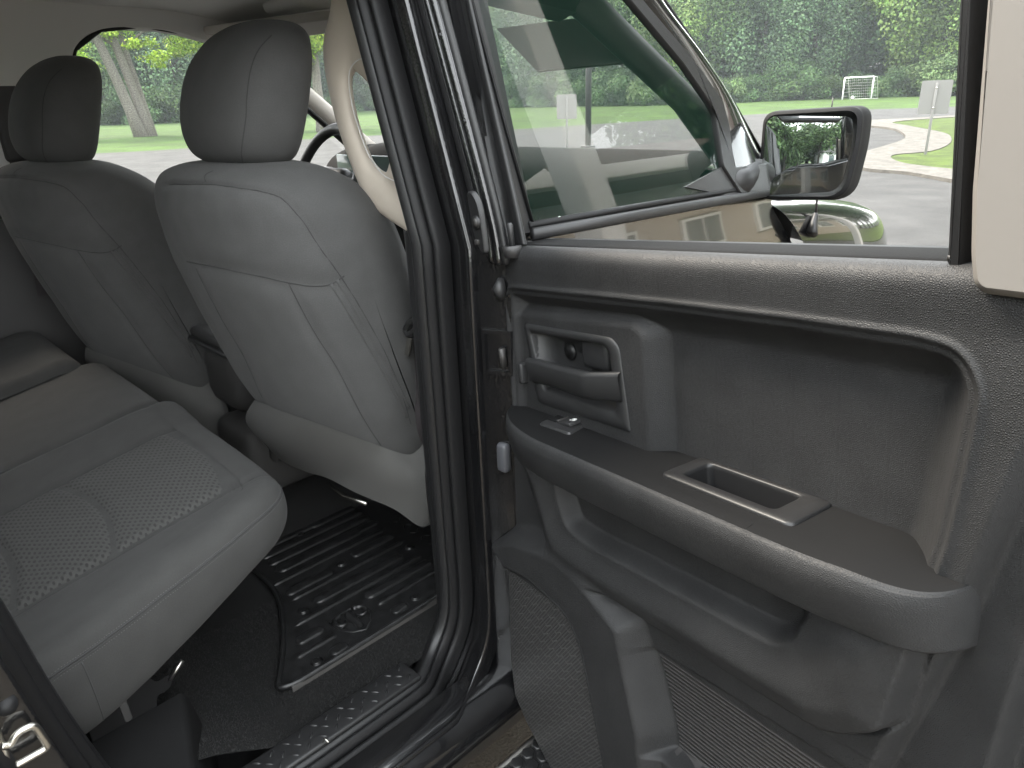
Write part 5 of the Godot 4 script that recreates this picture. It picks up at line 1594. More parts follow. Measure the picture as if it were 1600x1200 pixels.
func build_door(t: Node3D) -> void:
	var d := group_part(t, "rear_door", Transform3D(Basis(Vector3(0.97362, 0.11464, 0.19726), Vector3(-0.11237, 0.99341, -0.02270), Vector3(-0.19856, -0.00007, 0.98009)), Vector3(1.05959, -0.01102, 0.02618)))
	d.set_meta("label", "open rear door with black moulded inner panel")
	# outlines on the panel, in metres from the hinge and from the ground
	var recess_line := [Vector2(0.0639, 1.3283), Vector2(0.4254, 1.3338), Vector2(0.6063, 1.3340), Vector2(0.7348, 1.3313), Vector2(0.7668, 1.3251), Vector2(0.7824, 1.2957), Vector2(0.7784, 1.2492), Vector2(0.7655, 1.1464)]
	recess_line.append_array([Vector2(0.745, 1.056), Vector2(0.05, 1.056)])
	var recess := region(rounded(recess_line, [0.02, 0.01, 0.01, 0.03, 0.06, 0.06, 0.03, 0.01, 0.01, 0.01], 6))
	var pod := region(rounded([Vector2(-0.0584, 1.2823), Vector2(0.3505, 1.2977), Vector2(0.3695, 1.2862), Vector2(0.3714, 1.1320), Vector2(0.3578, 0.9275), Vector2(-0.1633, 0.8120)], [0.01, 0.02, 0.02, 0.01, 0.01, 0.01], 5))
	var cavity := region(rounded([Vector2(0.1057, 1.2663), Vector2(0.3043, 1.2697), Vector2(0.3197, 1.2600), Vector2(0.3313, 1.1544), Vector2(0.1273, 1.1546)], [0.008, 0.01, 0.01, 0.006, 0.006], 4))
	var pocket_line := [Vector2(0.1193, 0.9845), Vector2(0.1537, 0.8838), Vector2(0.2091, 0.8729), Vector2(0.6630, 0.8800), Vector2(0.6932, 0.8927), Vector2(0.7326, 0.9240), Vector2(0.7473, 0.9893), Vector2(0.7644, 1.0673)]
	pocket_line.append_array([Vector2(0.742, 1.058), Vector2(0.085, 1.058)])
	var pocket := region(rounded(pocket_line, [0.02, 0.02, 0.02, 0.02, 0.02, 0.012, 0.01, 0.01, 0.006, 0.01], 5))
	var inset := region(rounded([Vector2(0.1905, 1.1021), Vector2(0.1886, 1.0138), Vector2(0.2087, 0.9578), Vector2(0.2602, 0.9491), Vector2(0.6042, 0.9593), Vector2(0.6294, 0.9794), Vector2(0.6500, 1.0268), Vector2(0.6694, 1.0894), Vector2(0.3997, 1.1486)], [0.01, 0.02, 0.02, 0.02, 0.02, 0.02, 0.01, 0.01, 0.01], 5))
	var flank := region(rounded([Vector2(-0.0833, 0.8223), Vector2(0.0466, 0.8852), Vector2(0.1699, 0.9106), Vector2(0.2617, 0.8931), Vector2(0.3492, 0.8493), Vector2(0.3687, 0.7573), Vector2(0.3876, 0.6712), Vector2(0.3868, 0.5067), Vector2(-0.2879, -0.0947)], [0.01, 0.03, 0.03, 0.02, 0.012, 0.01, 0.01, 0.01, 0.01], 5))
	var grille := region(rounded([Vector2(-0.0910, 0.7877), Vector2(0.0001, 0.8047), Vector2(0.1024, 0.8218), Vector2(0.2091, 0.8039), Vector2(0.2419, 0.7633), Vector2(0.2632, 0.6521), Vector2(0.2799, 0.5543), Vector2(0.2961, 0.4259), Vector2(-0.2879, -0.0947)], [0.01, 0.01, 0.03, 0.03, 0.03, 0.01, 0.01, 0.01, 0.01], 5))
	var kick := region(rounded([Vector2(0.2843, 0.7966), Vector2(0.3581, 0.8050), Vector2(0.5373, 0.8163), Vector2(0.6881, 0.8245), Vector2(0.7408, 0.7909), Vector2(0.3659, 0.4568), Vector2(0.3302, 0.5997), Vector2(0.3067, 0.6937)], [0.004, 0.01, 0.01, 0.01, 0.01, 0.01, 0.01, 0.004], 3))
	var foot := region(rounded([Vector2(0.3304, 0.6024), Vector2(0.3457, 0.6336), Vector2(0.3898, 0.6388), Vector2(0.4792, 0.6454), Vector2(0.5239, 0.5630), Vector2(0.3230, 0.3764)], 0.006, 3))
	var fold := [Vector2(0.8350, 1.2853), Vector2(0.8220, 1.2358), Vector2(0.8101, 1.1827), Vector2(0.7962, 1.1243), Vector2(0.7736, 1.0353), Vector2(0.7458, 0.9436), Vector2(0.7257, 0.8810), Vector2(0.6971, 0.7887)]
	var edge2 := [Vector2(0.8525, 1.1932), Vector2(0.8411, 1.1270), Vector2(0.8325, 1.0757), Vector2(0.8256, 1.0288), Vector2(0.8173, 0.9712), Vector2(0.8092, 0.8986)]
	var left := [Vector2(0.0342, 1.4028), Vector2(0.0256, 1.3386), Vector2(0.0097, 1.2252), Vector2(-0.0052, 1.1037), Vector2(-0.0289, 0.9441), Vector2(-0.0457, 0.8429)]
	left.append_array([Vector2(0.0140, 0.8054), Vector2(-0.0019, 0.6977), Vector2(-0.0186, 0.5709), Vector2(-0.0182, 0.4943), Vector2(0.0151, 0.4545), Vector2(0.0811, 0.4018), Vector2(0.1570, 0.3633)])
	var side_of := func(line: Array, p: Vector2) -> float:
		# + to the right of a falling line, in metres across
		var q: Vector2 = line[0]
		for k in line.size() - 1:
			var a: Vector2 = line[k]
			var b: Vector2 = line[k + 1]
			if p.y <= a.y and p.y >= b.y:
				var w := (a.y - p.y) / maxf(1e-5, a.y - b.y)
				return p.x - lerpf(a.x, b.x, w)
		q = line[0] if p.y > (line[0] as Vector2).y else line[line.size() - 1]
		return p.x - q.x
	var left_at := func(v: float) -> float:
		for k in left.size() - 1:
			var a: Vector2 = left[k]
			var b: Vector2 = left[k + 1]
			if v <= a.y and v >= b.y:
				return lerpf(a.x, b.x, (a.y - v) / maxf(1e-5, a.y - b.y))
		return (left[0] as Vector2).x if v > (left[0] as Vector2).y else (left[left.size() - 1] as Vector2).x
	var top := 1.398
	var h := func(p: Vector2) -> float:
		var w := 0.0
		if p.y > top - 0.020:
			var e := p.y - (top - 0.020)
			w -= 0.020 - sqrt(maxf(0.0, 0.020 * 0.020 - e * e))
		if p.y > top - 0.06 and p.y <= top:
			w += 0.003 * smoothstep(top - 0.06, top - 0.020, p.y)
		var s := sd(p, recess)
		if s < 0.02:
			# lip and groove, then the dished floor
			w += 0.0035 * exp(-pow((s - 0.005) / 0.0028, 2))
			w -= 0.004 * smoothstep(0.003, -0.003, s)
			w += 0.0025 * exp(-pow((s + 0.006) / 0.004, 2))
			if s < 0.0:
				var k := smoothstep(0.004, 0.046, -s)
				var ps := sd(p, pod)
				var kp := smoothstep(-0.006, 0.032, ps)
				w -= 0.007 * smoothstep(0.001, 0.022, -s) + 0.026 * minf(k, kp)
				if p.x > 0.45 and p.x < 0.615 and p.y < 1.121:
					w = minf(w, -0.045)
		s = sd(p, cavity)
		if s < 0.0:
			w -= 0.036 * smoothstep(0.0, 0.006, -s)
		s = sd(p, pocket)
		if s < 0.01:
			w += 0.027 * smoothstep(0.002, -0.006, s) - 0.007 * exp(-pow((s - 0.004) / 0.0025, 2))
			if s < 0.0:
				var q := sd(p, inset)
				w -= 0.030 * smoothstep(0.002, -0.016, q)
				w += 0.012 * smoothstep(0.0, 0.05, q) * smoothstep(0.0, -0.04, s)
		var fs := sd(p, flank)
		if p.y < 0.86:
			w -= 0.012 * smoothstep(0.9, 0.7, p.y)
			w -= 0.006 * smoothstep(0.003, -0.003, sd(p, kick))
			w += 0.034 * smoothstep(0.002, -0.006, sd(p, foot))
		if fs < 0.03:
			w = lerpf(w, 0.040, smoothstep(0.012, -0.022, fs))
			if fs < 0.0:
				var g := sd(p, grille)
				w -= 0.010 * smoothstep(0.002, -0.012, g) - 0.0018 * exp(-pow(g / 0.0016, 2))
		w -= 0.028 * smoothstep(-0.010, 0.006, side_of.call(fold, p))
		w -= 0.030 * smoothstep(-0.004, 0.012, side_of.call(edge2, p))
		w += 0.010 * smoothstep(0.0, 0.05, p.x - 0.78) * smoothstep(1.15, 1.3, p.y) * 0.0
		return w
	# grid of the panel, finer than the grain of its grooves
	var nu := 330
	var nv := 350
	var v0 := 0.36
	var pts := PackedVector3Array()
	pts.resize((nu + 1) * (nv + 1))
	for j in nv + 1:
		var v := lerpf(v0, top, float(j) / nv)
		if j > nv - 12:
			v = top - (top - lerpf(v0, top, float(nv - 12) / nv)) * pow(float(nv - j) / 12.0, 1.8)
		var u0: float = left_at.call(v)
		for i in nu + 1:
			var u := lerpf(u0, 0.93, float(i) / nu)
			var p := Vector2(u, v)
			var w: float = h.call(p)
			var e := (u - u0)
			if e < 0.008:
				w -= 0.008 - sqrt(maxf(0, 0.008 * 0.008 - (0.008 - e) * (0.008 - e)))
			pts[j * (nu + 1) + i] = Vector3(u, v, w)
	var nrm := PackedVector3Array()
	nrm.resize(pts.size())
	for j in nv + 1:
		for i in nu + 1:
			var a := pts[j * (nu + 1) + maxi(i - 1, 0)]
			var b := pts[j * (nu + 1) + mini(i + 1, nu)]
			var c := pts[maxi(j - 1, 0) * (nu + 1) + i]
			var e := pts[mini(j + 1, nv) * (nu + 1) + i]
			nrm[j * (nu + 1) + i] = (b - a).cross(e - c).normalized()
	var regions := {"inner_panel": [], "upper_insert": [], "map_pocket": [], "speaker_grille": [], "kick_panel": []}
	for j in nv:
		for i in nu:
			var k := j * (nu + 1) + i
			var c := pts[k].lerp(pts[k + nu + 2], 0.5)
			var p := Vector2(c.x, c.y)
			var n := "inner_panel"
			if c.y < 0.80 and sd(p, grille) < -0.006:
				n = "speaker_grille"
			elif sd(p, recess) < 0.0:
				n = "upper_insert"
			elif sd(p, pocket) < 0.002:
				n = "map_pocket"
			elif c.y < 0.80 and sd(p, kick) < 0.0 and sd(p, flank) > 0.014 and sd(p, foot) > 0.0:
				n = "kick_panel"
			regions[n].append_array([k, k + nu + 1, k + 1, k + 1, k + nu + 1, k + nu + 2])
	for n in regions:
		var remap := {}
		var v := PackedVector3Array()
		var nn := PackedVector3Array()
		var uv := PackedVector2Array()
		var ix := PackedInt32Array()
		for k in regions[n]:
			if not remap.has(k):
				remap[k] = v.size()
				v.append(pts[k])
				nn.append(nrm[k])
				var q := pts[k]
				uv.append(Vector2(q.x, q.y))
			ix.append(remap[k])
		var a := []
		a.resize(Mesh.ARRAY_MAX)
		a[Mesh.ARRAY_VERTEX] = v
		a[Mesh.ARRAY_NORMAL] = nn
		a[Mesh.ARRAY_TEX_UV] = uv
		a[Mesh.ARRAY_INDEX] = ix
		var am := ArrayMesh.new()
		am.add_surface_from_arrays(Mesh.PRIMITIVE_TRIANGLES, a)
		part(d, n, am, {"inner_panel": M.door_grain, "upper_insert": M.door_grain, "map_pocket": M.door_grain, "speaker_grille": M.grille, "kick_panel": M.ribs}[n])
	# front edge, outer skin, window frame
	var ef := func(a: float, b: float) -> Vector3:
		var v := lerpf(0.36, top, b)
		var u0: float = left_at.call(v)
		return Vector3(u0, v, lerpf(-0.10, h.call(Vector2(u0, v)) - 0.006, a))
	part(d, "front_edge", grid(4, 60, ef), M.trim_black)
	part(d, "outer_skin", rbox(Vector3(0.98, 1.0, 0.03), 0.012, Vector3(0.42, 0.88, -0.125)), M.paint)
	part(d, "window_ledge", rbox(Vector3(0.80, 0.03, 0.075), 0.008, Vector3(0.40, top - 0.0155, -0.072)), M.pad)
	part(d, "glass_channel", rbox(Vector3(0.80, 0.03, 0.03), 0.006, Vector3(0.40, top - 0.018, -0.122)), M.rubber)
	var fold_sheet := func(list: Array) -> ArrayMesh:
		var f := func(a: float, b: float) -> Vector3:
			var k := clampi(int(round(a * (list.size() - 1))), 0, list.size() - 1)
			return (list[k][0] as Vector3).lerp(list[k][1], b)
		return grid(list.size() - 1, 6, f)
	var up := []
	for e in [[Vector3(-0.1904, 1.8222, -0.0700), Vector3(-0.1038, 1.3842, -0.0700)], [Vector3(-0.0745, 1.7927, -0.0180), Vector3(0.0084, 1.3989, -0.0180)], [Vector3(-0.0302, 1.7820, -0.0140), Vector3(0.0570, 1.3993, -0.0140)], [Vector3(-0.0359, 1.7837, -0.0220), Vector3(0.0522, 1.3982, -0.0220)], [Vector3(-0.0140, 1.7785, -0.0220), Vector3(0.0771, 1.3987, -0.0220)], [Vector3(0.0087, 1.7728, -0.0130), Vector3(0.0983, 1.4003, -0.0130)], [Vector3(0.0168, 1.7709, -0.0150), Vector3(0.1099, 1.4003, -0.0150)], [Vector3(-0.0387, 1.7855, -0.0500), Vector3(0.0594, 1.3948, -0.0500)]]:
		var lo: Vector3 = e[1]
		var hi: Vector3 = e[0]
		up.append([lo + (hi - lo) * 1.3, lo])
	part(d, "front_window_frame", fold_sheet.call(up), M.satin_black)
	part(d, "header_frame", rbox(Vector3(1.0, 0.06, 0.06), 0.02, Vector3(0.36, 1.90, -0.05)), M.satin_black)
	# rear frame: seal and beige trim
	var rs := rounded([Vector2(0.7428, 1.3890), Vector2(0.7452, 1.3984), Vector2(0.7393, 1.6530), Vector2(0.7521, 1.6491), Vector2(0.7599, 1.3856), Vector2(0.7540, 1.3842)], 0.004, 3)
	part(d, "rear_window_seal", extrude(rs, 0.03, 0.004, Transform3D(Basis(), Vector3(0, 0, -0.04))), M.rubber)
	var bt := rounded([Vector2(0.7710, 1.4568), Vector2(0.7737, 1.4078), Vector2(0.7773, 1.3858), Vector2(0.7849, 1.3787), Vector2(0.8310, 1.3757), Vector2(0.8186, 1.6175), Vector2(0.7712, 1.6316)], [0.004, 0.008, 0.014, 0.012, 0.006, 0.006, 0.006], 6)
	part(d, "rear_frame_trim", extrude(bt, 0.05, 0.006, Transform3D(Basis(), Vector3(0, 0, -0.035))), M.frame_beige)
	part(d, "rear_frame", rbox(Vector3(0.16, 0.62, 0.06), 0.02, Vector3(0.84, 1.68, -0.085)), M.paint)
	part(d, "screw", tube([Vector3(0.748, top + 0.002, -0.015), Vector3(0.748, top + 0.006, -0.015)], 0.004, 8), M.dark_metal)
	# lock plunger
	var lk: Vector3 = Vector3(0.0960, 1.398, 0.0040)
	part(d, "lock_collar", tube([lk + Vector3(0, -0.016, 0), lk + Vector3(0, -0.006, 0), lk + Vector3(0, 0.002, 0)], [0.013, 0.015, 0.0155], 14), M.black_grain)
	part(d, "lock_plunger", tube([lk, lk + Vector3(0, 0.024, 0), lk + Vector3(0, 0.034, 0), lk + Vector3(0, 0.038, 0)], [0.0046, 0.0046, 0.0052, 0.003], 12), M.satin_black)
	# armrest
	var wout := func(u: float) -> float:
		var full := 0.1275
		if u > 0.60:
			return -0.05 + full * pow(maxf(0.0, 1 - pow((u - 0.60) / 0.190, 3.3)), 1 / 3.3)
		if u < 0.24:
			return -0.05 + full * pow(maxf(0.0, 1 - pow((0.24 - u) / 0.219, 2.1)), 1 / 2.1)
		return -0.05 + full
	var u_of := func(b: float) -> float:
		if b < 0.3:
			return 0.24 - 0.219 * cos(b / 0.3 * PI / 2)
		if b > 0.6:
			return 0.60 + 0.190 * sin((b - 0.6) / 0.4 * PI / 2)
		return lerpf(0.24, 0.60, (b - 0.3) / 0.3)
	var prof_top := [Vector2(0, 1.1235), Vector2(0.25, 1.1240), Vector2(0.5, 1.1243), Vector2(0.72, 1.1243), Vector2(0.88, 1.1238), Vector2(0.93, 1.122)]
	var prof_front := [Vector2(0.93, 1.122), Vector2(0.965, 1.1195), Vector2(0.99, 1.113), Vector2(1.0, 1.104), Vector2(0.985, 1.09), Vector2(0.955, 1.076), Vector2(0.92, 1.063), Vector2(0.88, 1.056), Vector2(0.7, 1.050), Vector2(0.4, 1.048), Vector2(0.0, 1.048)]
	var arm := func(list: Array) -> Callable:
		return func(a: float, b: float) -> Vector3:
			var u: float = u_of.call(b)
			var q: Vector2 = cr(list, a * (list.size() - 1))
			var w: float = wout.call(u)
			var drop := 0.010 * smoothstep(0.70, 0.785, u)
			return Vector3(u, q.y - drop * (1.0 if q.x < 0.97 else 0.8), -0.05 + (w + 0.05) * q.x)
	var cup := Rect2(0.463, -0.030, 0.137, 0.050)   # hole in u, w
	var padf: Callable = arm.call(prof_top)
	# the pad round the pull cup: four strips
	var strip := func(ua: float, ub: float, ka, kb) -> ArrayMesh:
		var f := func(a: float, b: float) -> Vector3:
			var u := lerpf(ua, ub, b)
			if ua < 0.1:
				u = 0.24 - 0.219 * cos(b * 2 * PI / 2) if b < 0.5 else lerpf(0.24, ub, (b - 0.5) * 2)
			elif ub > 0.7:
				u = 0.60 + 0.190 * sin(b * PI / 2)
			var w: float = wout.call(u)
			var lo: float = -0.05 if ka == null else ka
			var hi: float = -0.05 + (w + 0.05) * 0.93 if kb == null else kb
			var ww := lerpf(lo, hi, a)
			var x := (ww + 0.05) / maxf(1e-4, w + 0.05)
			return Vector3(u, 1.1238 - 0.002 * smoothstep(0.84, 0.93, x) - 0.010 * smoothstep(0.70, 0.785, u), ww)
		return grid(8, 60, f)
	var pad := group_part(d, "armrest_pad")
	var pm := begin()
	pm.append_from(strip.call(0.021, cup.position.x, null, null), 0, Transform3D())
	pm.append_from(strip.call(cup.end.x, 0.790, null, null), 0, Transform3D())
	pm.append_from(strip.call(cup.position.x, cup.end.x, null, cup.position.y), 0, Transform3D())
	pm.append_from(strip.call(cup.position.x, cup.end.x, cup.end.y, null), 0, Transform3D())
	pad.queue_free()
	d.remove_child(pad)
	part(d, "armrest_pad", pm.commit(), M.pad)
	part(d, "armrest_front", grid(44, 150, arm.call(prof_front)), M.door_grain)
	# pull cup: bezel and tub
	var bo := rounded([Vector2(0.440, -0.0415), Vector2(0.632, -0.0415), Vector2(0.632, 0.036), Vector2(0.440, 0.036)], 0.012, 5)
	var bi := rounded([Vector2(0.464, -0.029), Vector2(0.599, -0.029), Vector2(0.599, 0.019), Vector2(0.464, 0.019)], 0.010, 5)
	var nb := bo.size()
	var bez := func(a: float, b: float) -> Vector3:
		var k := int(round(b * nb)) % nb
		var rows := [[0.0, 1.1238], [0.02, 1.1262], [0.10, 1.1278], [0.5, 1.1282], [0.88, 1.1282], [0.98, 1.127], [1.0, 1.122], [1.0, 1.10], [1.04, 1.075], [1.2, 1.068]]
		var e: Array = rows[int(round(a * 9))]
		var p := bo[k].lerp(bi[k], minf(e[0], 1.0))
		if e[0] > 1.0:
			p = p.lerp(Vector2(0.532, -0.008), e[0] - 1.0)
		return Vector3(p.x, e[1], p.y)
	part(d, "pull_cup", grid(9, nb, bez), M.trim_black)
	part(d, "pull_cup_floor", rbox(Vector3(0.15, 0.006, 0.06), 0.002, Vector3(0.532, 1.068, -0.008)), M.trim_black)
	# window switch
	var sw := group_part(d, "window_switch")
	var so := rounded([Vector2(0.150, -0.030), Vector2(0.222, -0.036), Vector2(0.240, 0.026), Vector2(0.164, 0.030)], 0.008, 4)
	part(sw, "bezel", extrude(so, 0.0048, 0.003, Transform3D(Basis(Vector3(1, 0, 0), Vector3(0, 0, 1), Vector3(0, 1, 0)), Vector3(0, 1.1225, 0))), M.satin_black)
	part(sw, "well", rbox(Vector3(0.022, 0.002, 0.03), 0.0008, Vector3(0.174, 1.1282, -0.004)), M.pad)
	part(sw, "rocker", rbox(Vector3(0.032, 0.007, 0.032), 0.002, Vector3(0.206, 1.1290, -0.005), Basis(Vector3(0, 0, 1), 0.16)), M.satin_black)
	part(sw, "rocker_lip", rbox(Vector3(0.004, 0.006, 0.030), 0.0015, Vector3(0.189, 1.1295, -0.005), Basis(Vector3(0, 0, 1), -0.4)), M.dark_metal)
	var ic := []
	for p in [Vector2(-0.005, -0.0045), Vector2(0.003, -0.0045), Vector2(0.006, 0.0), Vector2(0.006, 0.0045), Vector2(-0.005, 0.0045)]:
		ic.append(Vector3(0.210 + p.x, 1.1335 + p.x * 0.16, -0.006 + p.y))
	var mark := begin()
	tube_into(mark, ic, 0.0006, 4, 1.0, true)
	tube_into(mark, [Vector3(0.206, 1.1330, -0.006), Vector3(0.215, 1.1344, -0.006)], 0.0006, 4)
	part(sw, "window_mark", done(mark), M.white_mark)
	# release handle
	var rh := group_part(d, "release_handle", Transform3D(Basis(), Vector3(0, 0, -0.011)))
	var ho := rounded([Vector2(0.0896, 1.2723), Vector2(0.3071, 1.2766), Vector2(0.3223, 1.2659), Vector2(0.3367, 1.1431), Vector2(0.1102, 1.1388)], [0.008, 0.01, 0.01, 0.004, 0.006], 5)
	var hi2 := rounded([Vector2(0.1044, 1.2601), Vector2(0.2867, 1.2637), Vector2(0.3012, 1.2555), Vector2(0.3102, 1.1668), Vector2(0.1269, 1.1657)], [0.01, 0.012, 0.014, 0.012, 0.012], 5)
	var nh := ho.size()
	var ctr := Vector2.ZERO
	for p in hi2:
		ctr += p / nh
	var hb := func(a: float, b: float) -> Vector3:
		var k := int(round(b * nh)) % nh
		var rows := [[0.0, -0.008], [0.0, 0.000], [0.06, 0.0025], [0.5, 0.003], [0.9, 0.0025], [1.0, 0.0], [1.03, -0.008], [1.10, -0.02], [1.25, -0.026], [2.0, -0.027]]
		var e: Array = rows[int(round(a * 9))]
		var p := ho[k].lerp(hi2[k], minf(e[0], 1.0))
		if e[0] > 1.0:
			p = p.lerp(ctr, e[0] - 1.0)
		return Vector3(p.x, p.y, e[1])
	part(rh, "bezel", grid(9, nh, hb), M.satin_black)
	var cap: Vector2 = Vector2(0.1761, 1.2320)
	part(rh, "screw_cap", tube([Vector3(cap.x, cap.y, -0.027), Vector3(cap.x, cap.y, -0.0225)], 0.0135, 20), M.trim_black)
	var sc0: Vector2 = Vector2(0.2466, 1.2371)
	part(rh, "moulded_block", rbox(Vector3(0.062, 0.05, 0.02), 0.010, Vector3(sc0.x + 0.005, sc0.y + 0.004, -0.019)), M.satin_black)
	# the lever: three sections along its length
	var secs := [[Vector2(0.0982, 1.2148), Vector2(0.0971, 1.1740), 0.010], [Vector2(0.1798, 1.2182), Vector2(0.1766, 1.1808), 0.018], [Vector2(0.2702, 1.2231), Vector2(0.2618, 1.1825), 0.026], [Vector2(0.3266, 1.2293), Vector2(0.3261, 1.1848), 0.008]]
	var lev := func(a: float, b: float) -> Vector3:
		var k := b * 3.0
		var i := clampi(int(k), 0, 2)
		var w := k - i
		var tp: Vector2 = (secs[i][0] as Vector2).lerp(secs[i + 1][0], w)
		var bt2: Vector2 = (secs[i][1] as Vector2).lerp(secs[i + 1][1], w)
		var z: float = lerpf(secs[i][2], secs[i + 1][2], w)
		var shape := [Vector2(0.0, -0.014), Vector2(-0.04, -0.004), Vector2(0.02, 0.0005), Vector2(0.12, 0.002), Vector2(0.5, 0.0), Vector2(0.9, -0.003), Vector2(1.0, -0.007), Vector2(0.95, -0.014), Vector2(0.5, -0.016), Vector2(0.0, -0.014)]
		var q: Vector2 = shape[int(round(a * 9))]
		var p := tp.lerp(bt2, q.x)
		return Vector3(p.x, p.y, z + q.y)
	part(rh, "lever", grid(9, 24, lev), M.satin_black)
	var l0: Vector2 = Vector2(0.0717, 1.1858)
	part(rh, "pivot", rbox(Vector3(0.012, 0.036, 0.03), 0.004, Vector3(l0.x + 0.006, l0.y, -0.002)), M.satin_black)
	# pocket line and armrest shadow gap
	part(d, "panel_screw", tube([Vector3(0.71, 0.93, 0.0), Vector3(0.71, 0.93, 0.004)], 0.004, 8), M.trim_black)


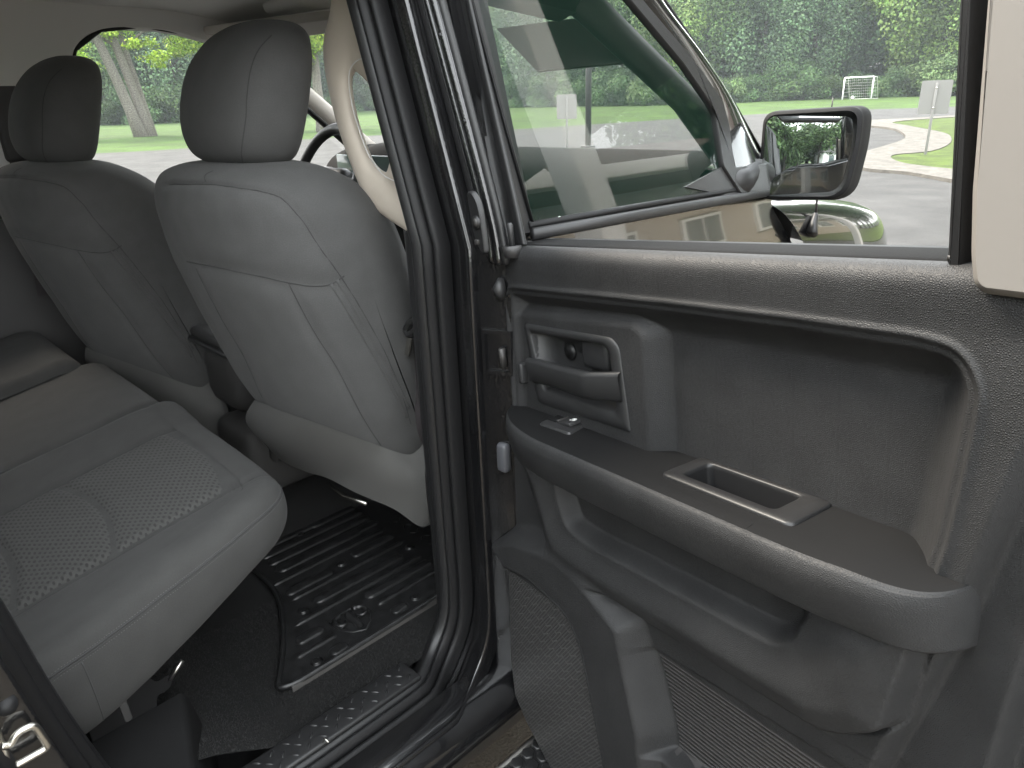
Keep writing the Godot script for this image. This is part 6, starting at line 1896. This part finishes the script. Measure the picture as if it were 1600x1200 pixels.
func build_mat() -> void:
	var t := thing("floor_mat", "black ribbed rubber floor mat with a ram head badge", "floor mat", V(0.3, 0.505, -0.1))
	# local x to the right, z to the rear
	var o := rounded([Vector2(-0.42, -0.36), Vector2(0.16, -0.36), Vector2(0.31, -0.30), Vector2(0.365, -0.12), Vector2(0.365, 0.25), Vector2(0.352, 0.285), Vector2(0.24, 0.21), Vector2(0.10, 0.145), Vector2(0.03, 0.13), Vector2(-0.36, 0.13), Vector2(-0.42, 0.10)], [0.03, 0.05, 0.05, 0.04, 0.02, 0.02, 0.05, 0.05, 0.03, 0.04, 0.03], 4)
	var flat := Transform3D(Basis(Vector3(1, 0, 0), Vector3(0, 0, 1), Vector3(0, 1, 0)), Vector3.ZERO)
	part(t, "base", extrude(o, 0.010, 0.003, flat), M.mat_rubber)
	# raised rim, paler where it is cut
	var rim := []
	for p in o:
		rim.append(Vector3(p.x, 0.011, p.y))
	part(t, "rim", tube(rim, 0.0075, 8, 0.8, true), M.mat_rubber)
	part(t, "cut_edge", slab(Vector3(0.3665, -0.004, -0.12), Vector3(0.3665, -0.004, 0.262), Vector3(0.3665, 0.013, 0.262), Vector3(0.3665, 0.013, -0.12), Vector3(0.004, 0, 0)), M.mat_edge)
	var rib := func(x: float, z0: float, z1: float, w: float, hh: float) -> void:
		var f := func(a: float, b: float) -> Vector3:
			var ang := a * PI
			var zz := lerpf(z0, z1, b)
			var e := minf(zz - z0, z1 - zz) + w
			var r := w
			var dd := minf(zz - z0, z1 - zz)
			if dd < w:
				r = sqrt(maxf(0.0, w * w - (w - dd) * (w - dd)))
			var q := pow(sin(ang), 0.45)
			return Vector3(x - cos(ang) * r, 0.0095 + hh * q * minf(1.0, r / w * 1.2), zz)
		part(t, "rib", grid(10, 22, f), M.mat_rubber)
	# pairs of narrow and wide ribs running fore and aft
	rib.call(0.2993, 0.1161, 0.2147, .0072, .006)
	rib.call(0.2577, 0.1214, 0.1924, .0138, .0065)
	rib.call(0.2041, -0.1987, 0.1706, .0072, .006)
	rib.call(0.1638, -0.1689, 0.0945, .0138, .0065)
	rib.call(0.1161, -0.2114, 0.1290, .0072, .006)
	rib.call(0.0704, -0.2057, -0.0704, .0138, .0065)
	rib.call(0.0866, -0.0052, 0.1255, .0138, .0065)
	rib.call(0.0300, -0.2098, 0.1357, .0072, .006)
	rib.call(-0.0139, -0.1588, 0.0955, .0138, .0065)
	rib.call(-0.0974, -0.2150, 0.0002, .0072, .006)
	rib.call(-0.1357, -0.2160, -0.0672, .0138, .0065)
	rib.call(-0.1847, -0.2053, -0.0387, .0072, .006)
	rib.call(0.2390, -0.2012, -0.0003, .0138, .0065)
	rib.call(0.2822, -0.1937, -0.0039, .0072, .006)
	rib.call(0.3305, -0.0560, -0.0101, .0138, .0065)
	rib.call(0.3438, 0.1130, 0.1598, .0138, .0065)
	rib.call(-0.020, -0.22, 0.10, .0138, 0.006)
	rib.call(-0.060, -0.22, 0.10, .0138, 0.006)
	rib.call(-0.100, -0.22, 0.10, .0138, 0.006)
	rib.call(-0.140, -0.22, 0.10, .0138, 0.006)
	rib.call(-0.180, -0.22, 0.10, .0138, 0.006)
	# moulded bolt heads
	bolt_head(t, Vector3(-0.0370, 0.0095, -0.1932))
	bolt_head(t, Vector3(0.1493, 0.0095, -0.2014))
	bolt_head(t, Vector3(0.0783, 0.0095, -0.0364))
	bolt_head(t, Vector3(0.1713, 0.0095, 0.1251))
	bolt_head(t, Vector3(0.3403, 0.0095, 0.1892))
	bolt_head(t, Vector3(0.3261, 0.0095, -0.0837))
	bolt_head(t, Vector3(-0.1213, 0.0095, -0.0337))
	# diamond tread toward the front
	for i in 7:
		for j in 6:
			var b := Basis(Vector3.UP, 0.75 if (i + j) % 2 else -0.75).scaled(Vector3(1.1, 1.2, 1.1))
			part(t, "tread", lozenge, M.mat_rubber, Transform3D(b, Vector3(0.02 + i * 0.040, 0.0098, -0.335 + j * 0.017)))
	# the badge: a shield with a horned ram's head
	var e := group_part(t, "ram_badge", Transform3D(Basis(Vector3(0, 0, -1), Vector3(0, 1, 0), Vector3(1, 0, 0)), Vector3(0.2884, 0.009, 0.0617)))
	var sh := []
	for p in [Vector2(-0.044, 0.034), Vector2(-0.02, 0.042), Vector2(0.02, 0.042), Vector2(0.044, 0.034), Vector2(0.042, 0.0), Vector2(0.026, -0.03), Vector2(0.0, -0.046), Vector2(-0.026, -0.03), Vector2(-0.042, 0.0)]:
		sh.append(Vector3(p.x, 0.002, -p.y))
	part(e, "shield", tube(sh, 0.0028, 6, 1.0, true), M.mat_rubber)
	for s in [-1.0, 1.0]:
		var horn := []
		var rad := []
		for i in 16:
			var w := i / 15.0
			var ang := lerpf(1.9, -3.2, w)
			var r := lerpf(0.021, 0.008, w)
			horn.append(Vector3(s * (0.0235 + cos(ang) * r * 0.95), 0.004, -(0.012 + sin(ang) * r)))
			rad.append(lerpf(0.0085, 0.003, w))
		part(e, "horn", tube(horn, rad, 8, 0.8), M.mat_rubber)
	var head := func(a: float, b: float) -> Vector3:
		var ww: float = cr([0.006, 0.012, 0.0125, 0.009, 0.008, 0.009, 0.004], b * 6)
		return Vector3(-cos(a * PI) * ww, 0.001 + sin(a * PI) * 0.009, -lerpf(0.03, -0.036, b))
	part(e, "head", grid(8, 18, head), M.mat_rubber)


func bolt_head(t: Node3D, at: Vector3) -> void:
	var hex := PackedVector2Array()
	for k in 6:
		hex.append(Vector2(cos(TAU * k / 6 + 0.3), sin(TAU * k / 6 + 0.3)) * 0.0105)
	var up := Basis(Vector3(1, 0, 0), Vector3(0, 0, -1), Vector3(0, 1, 0))
	var b := part(t, "bolt_head", extrude(hex, 0.0045, 0.0015, Transform3D(up, at)), M.mat_rubber)
	part(b, "collar", tube([at, at + Vector3(0, 0.0015, 0)], 0.0135, 14), M.mat_rubber)
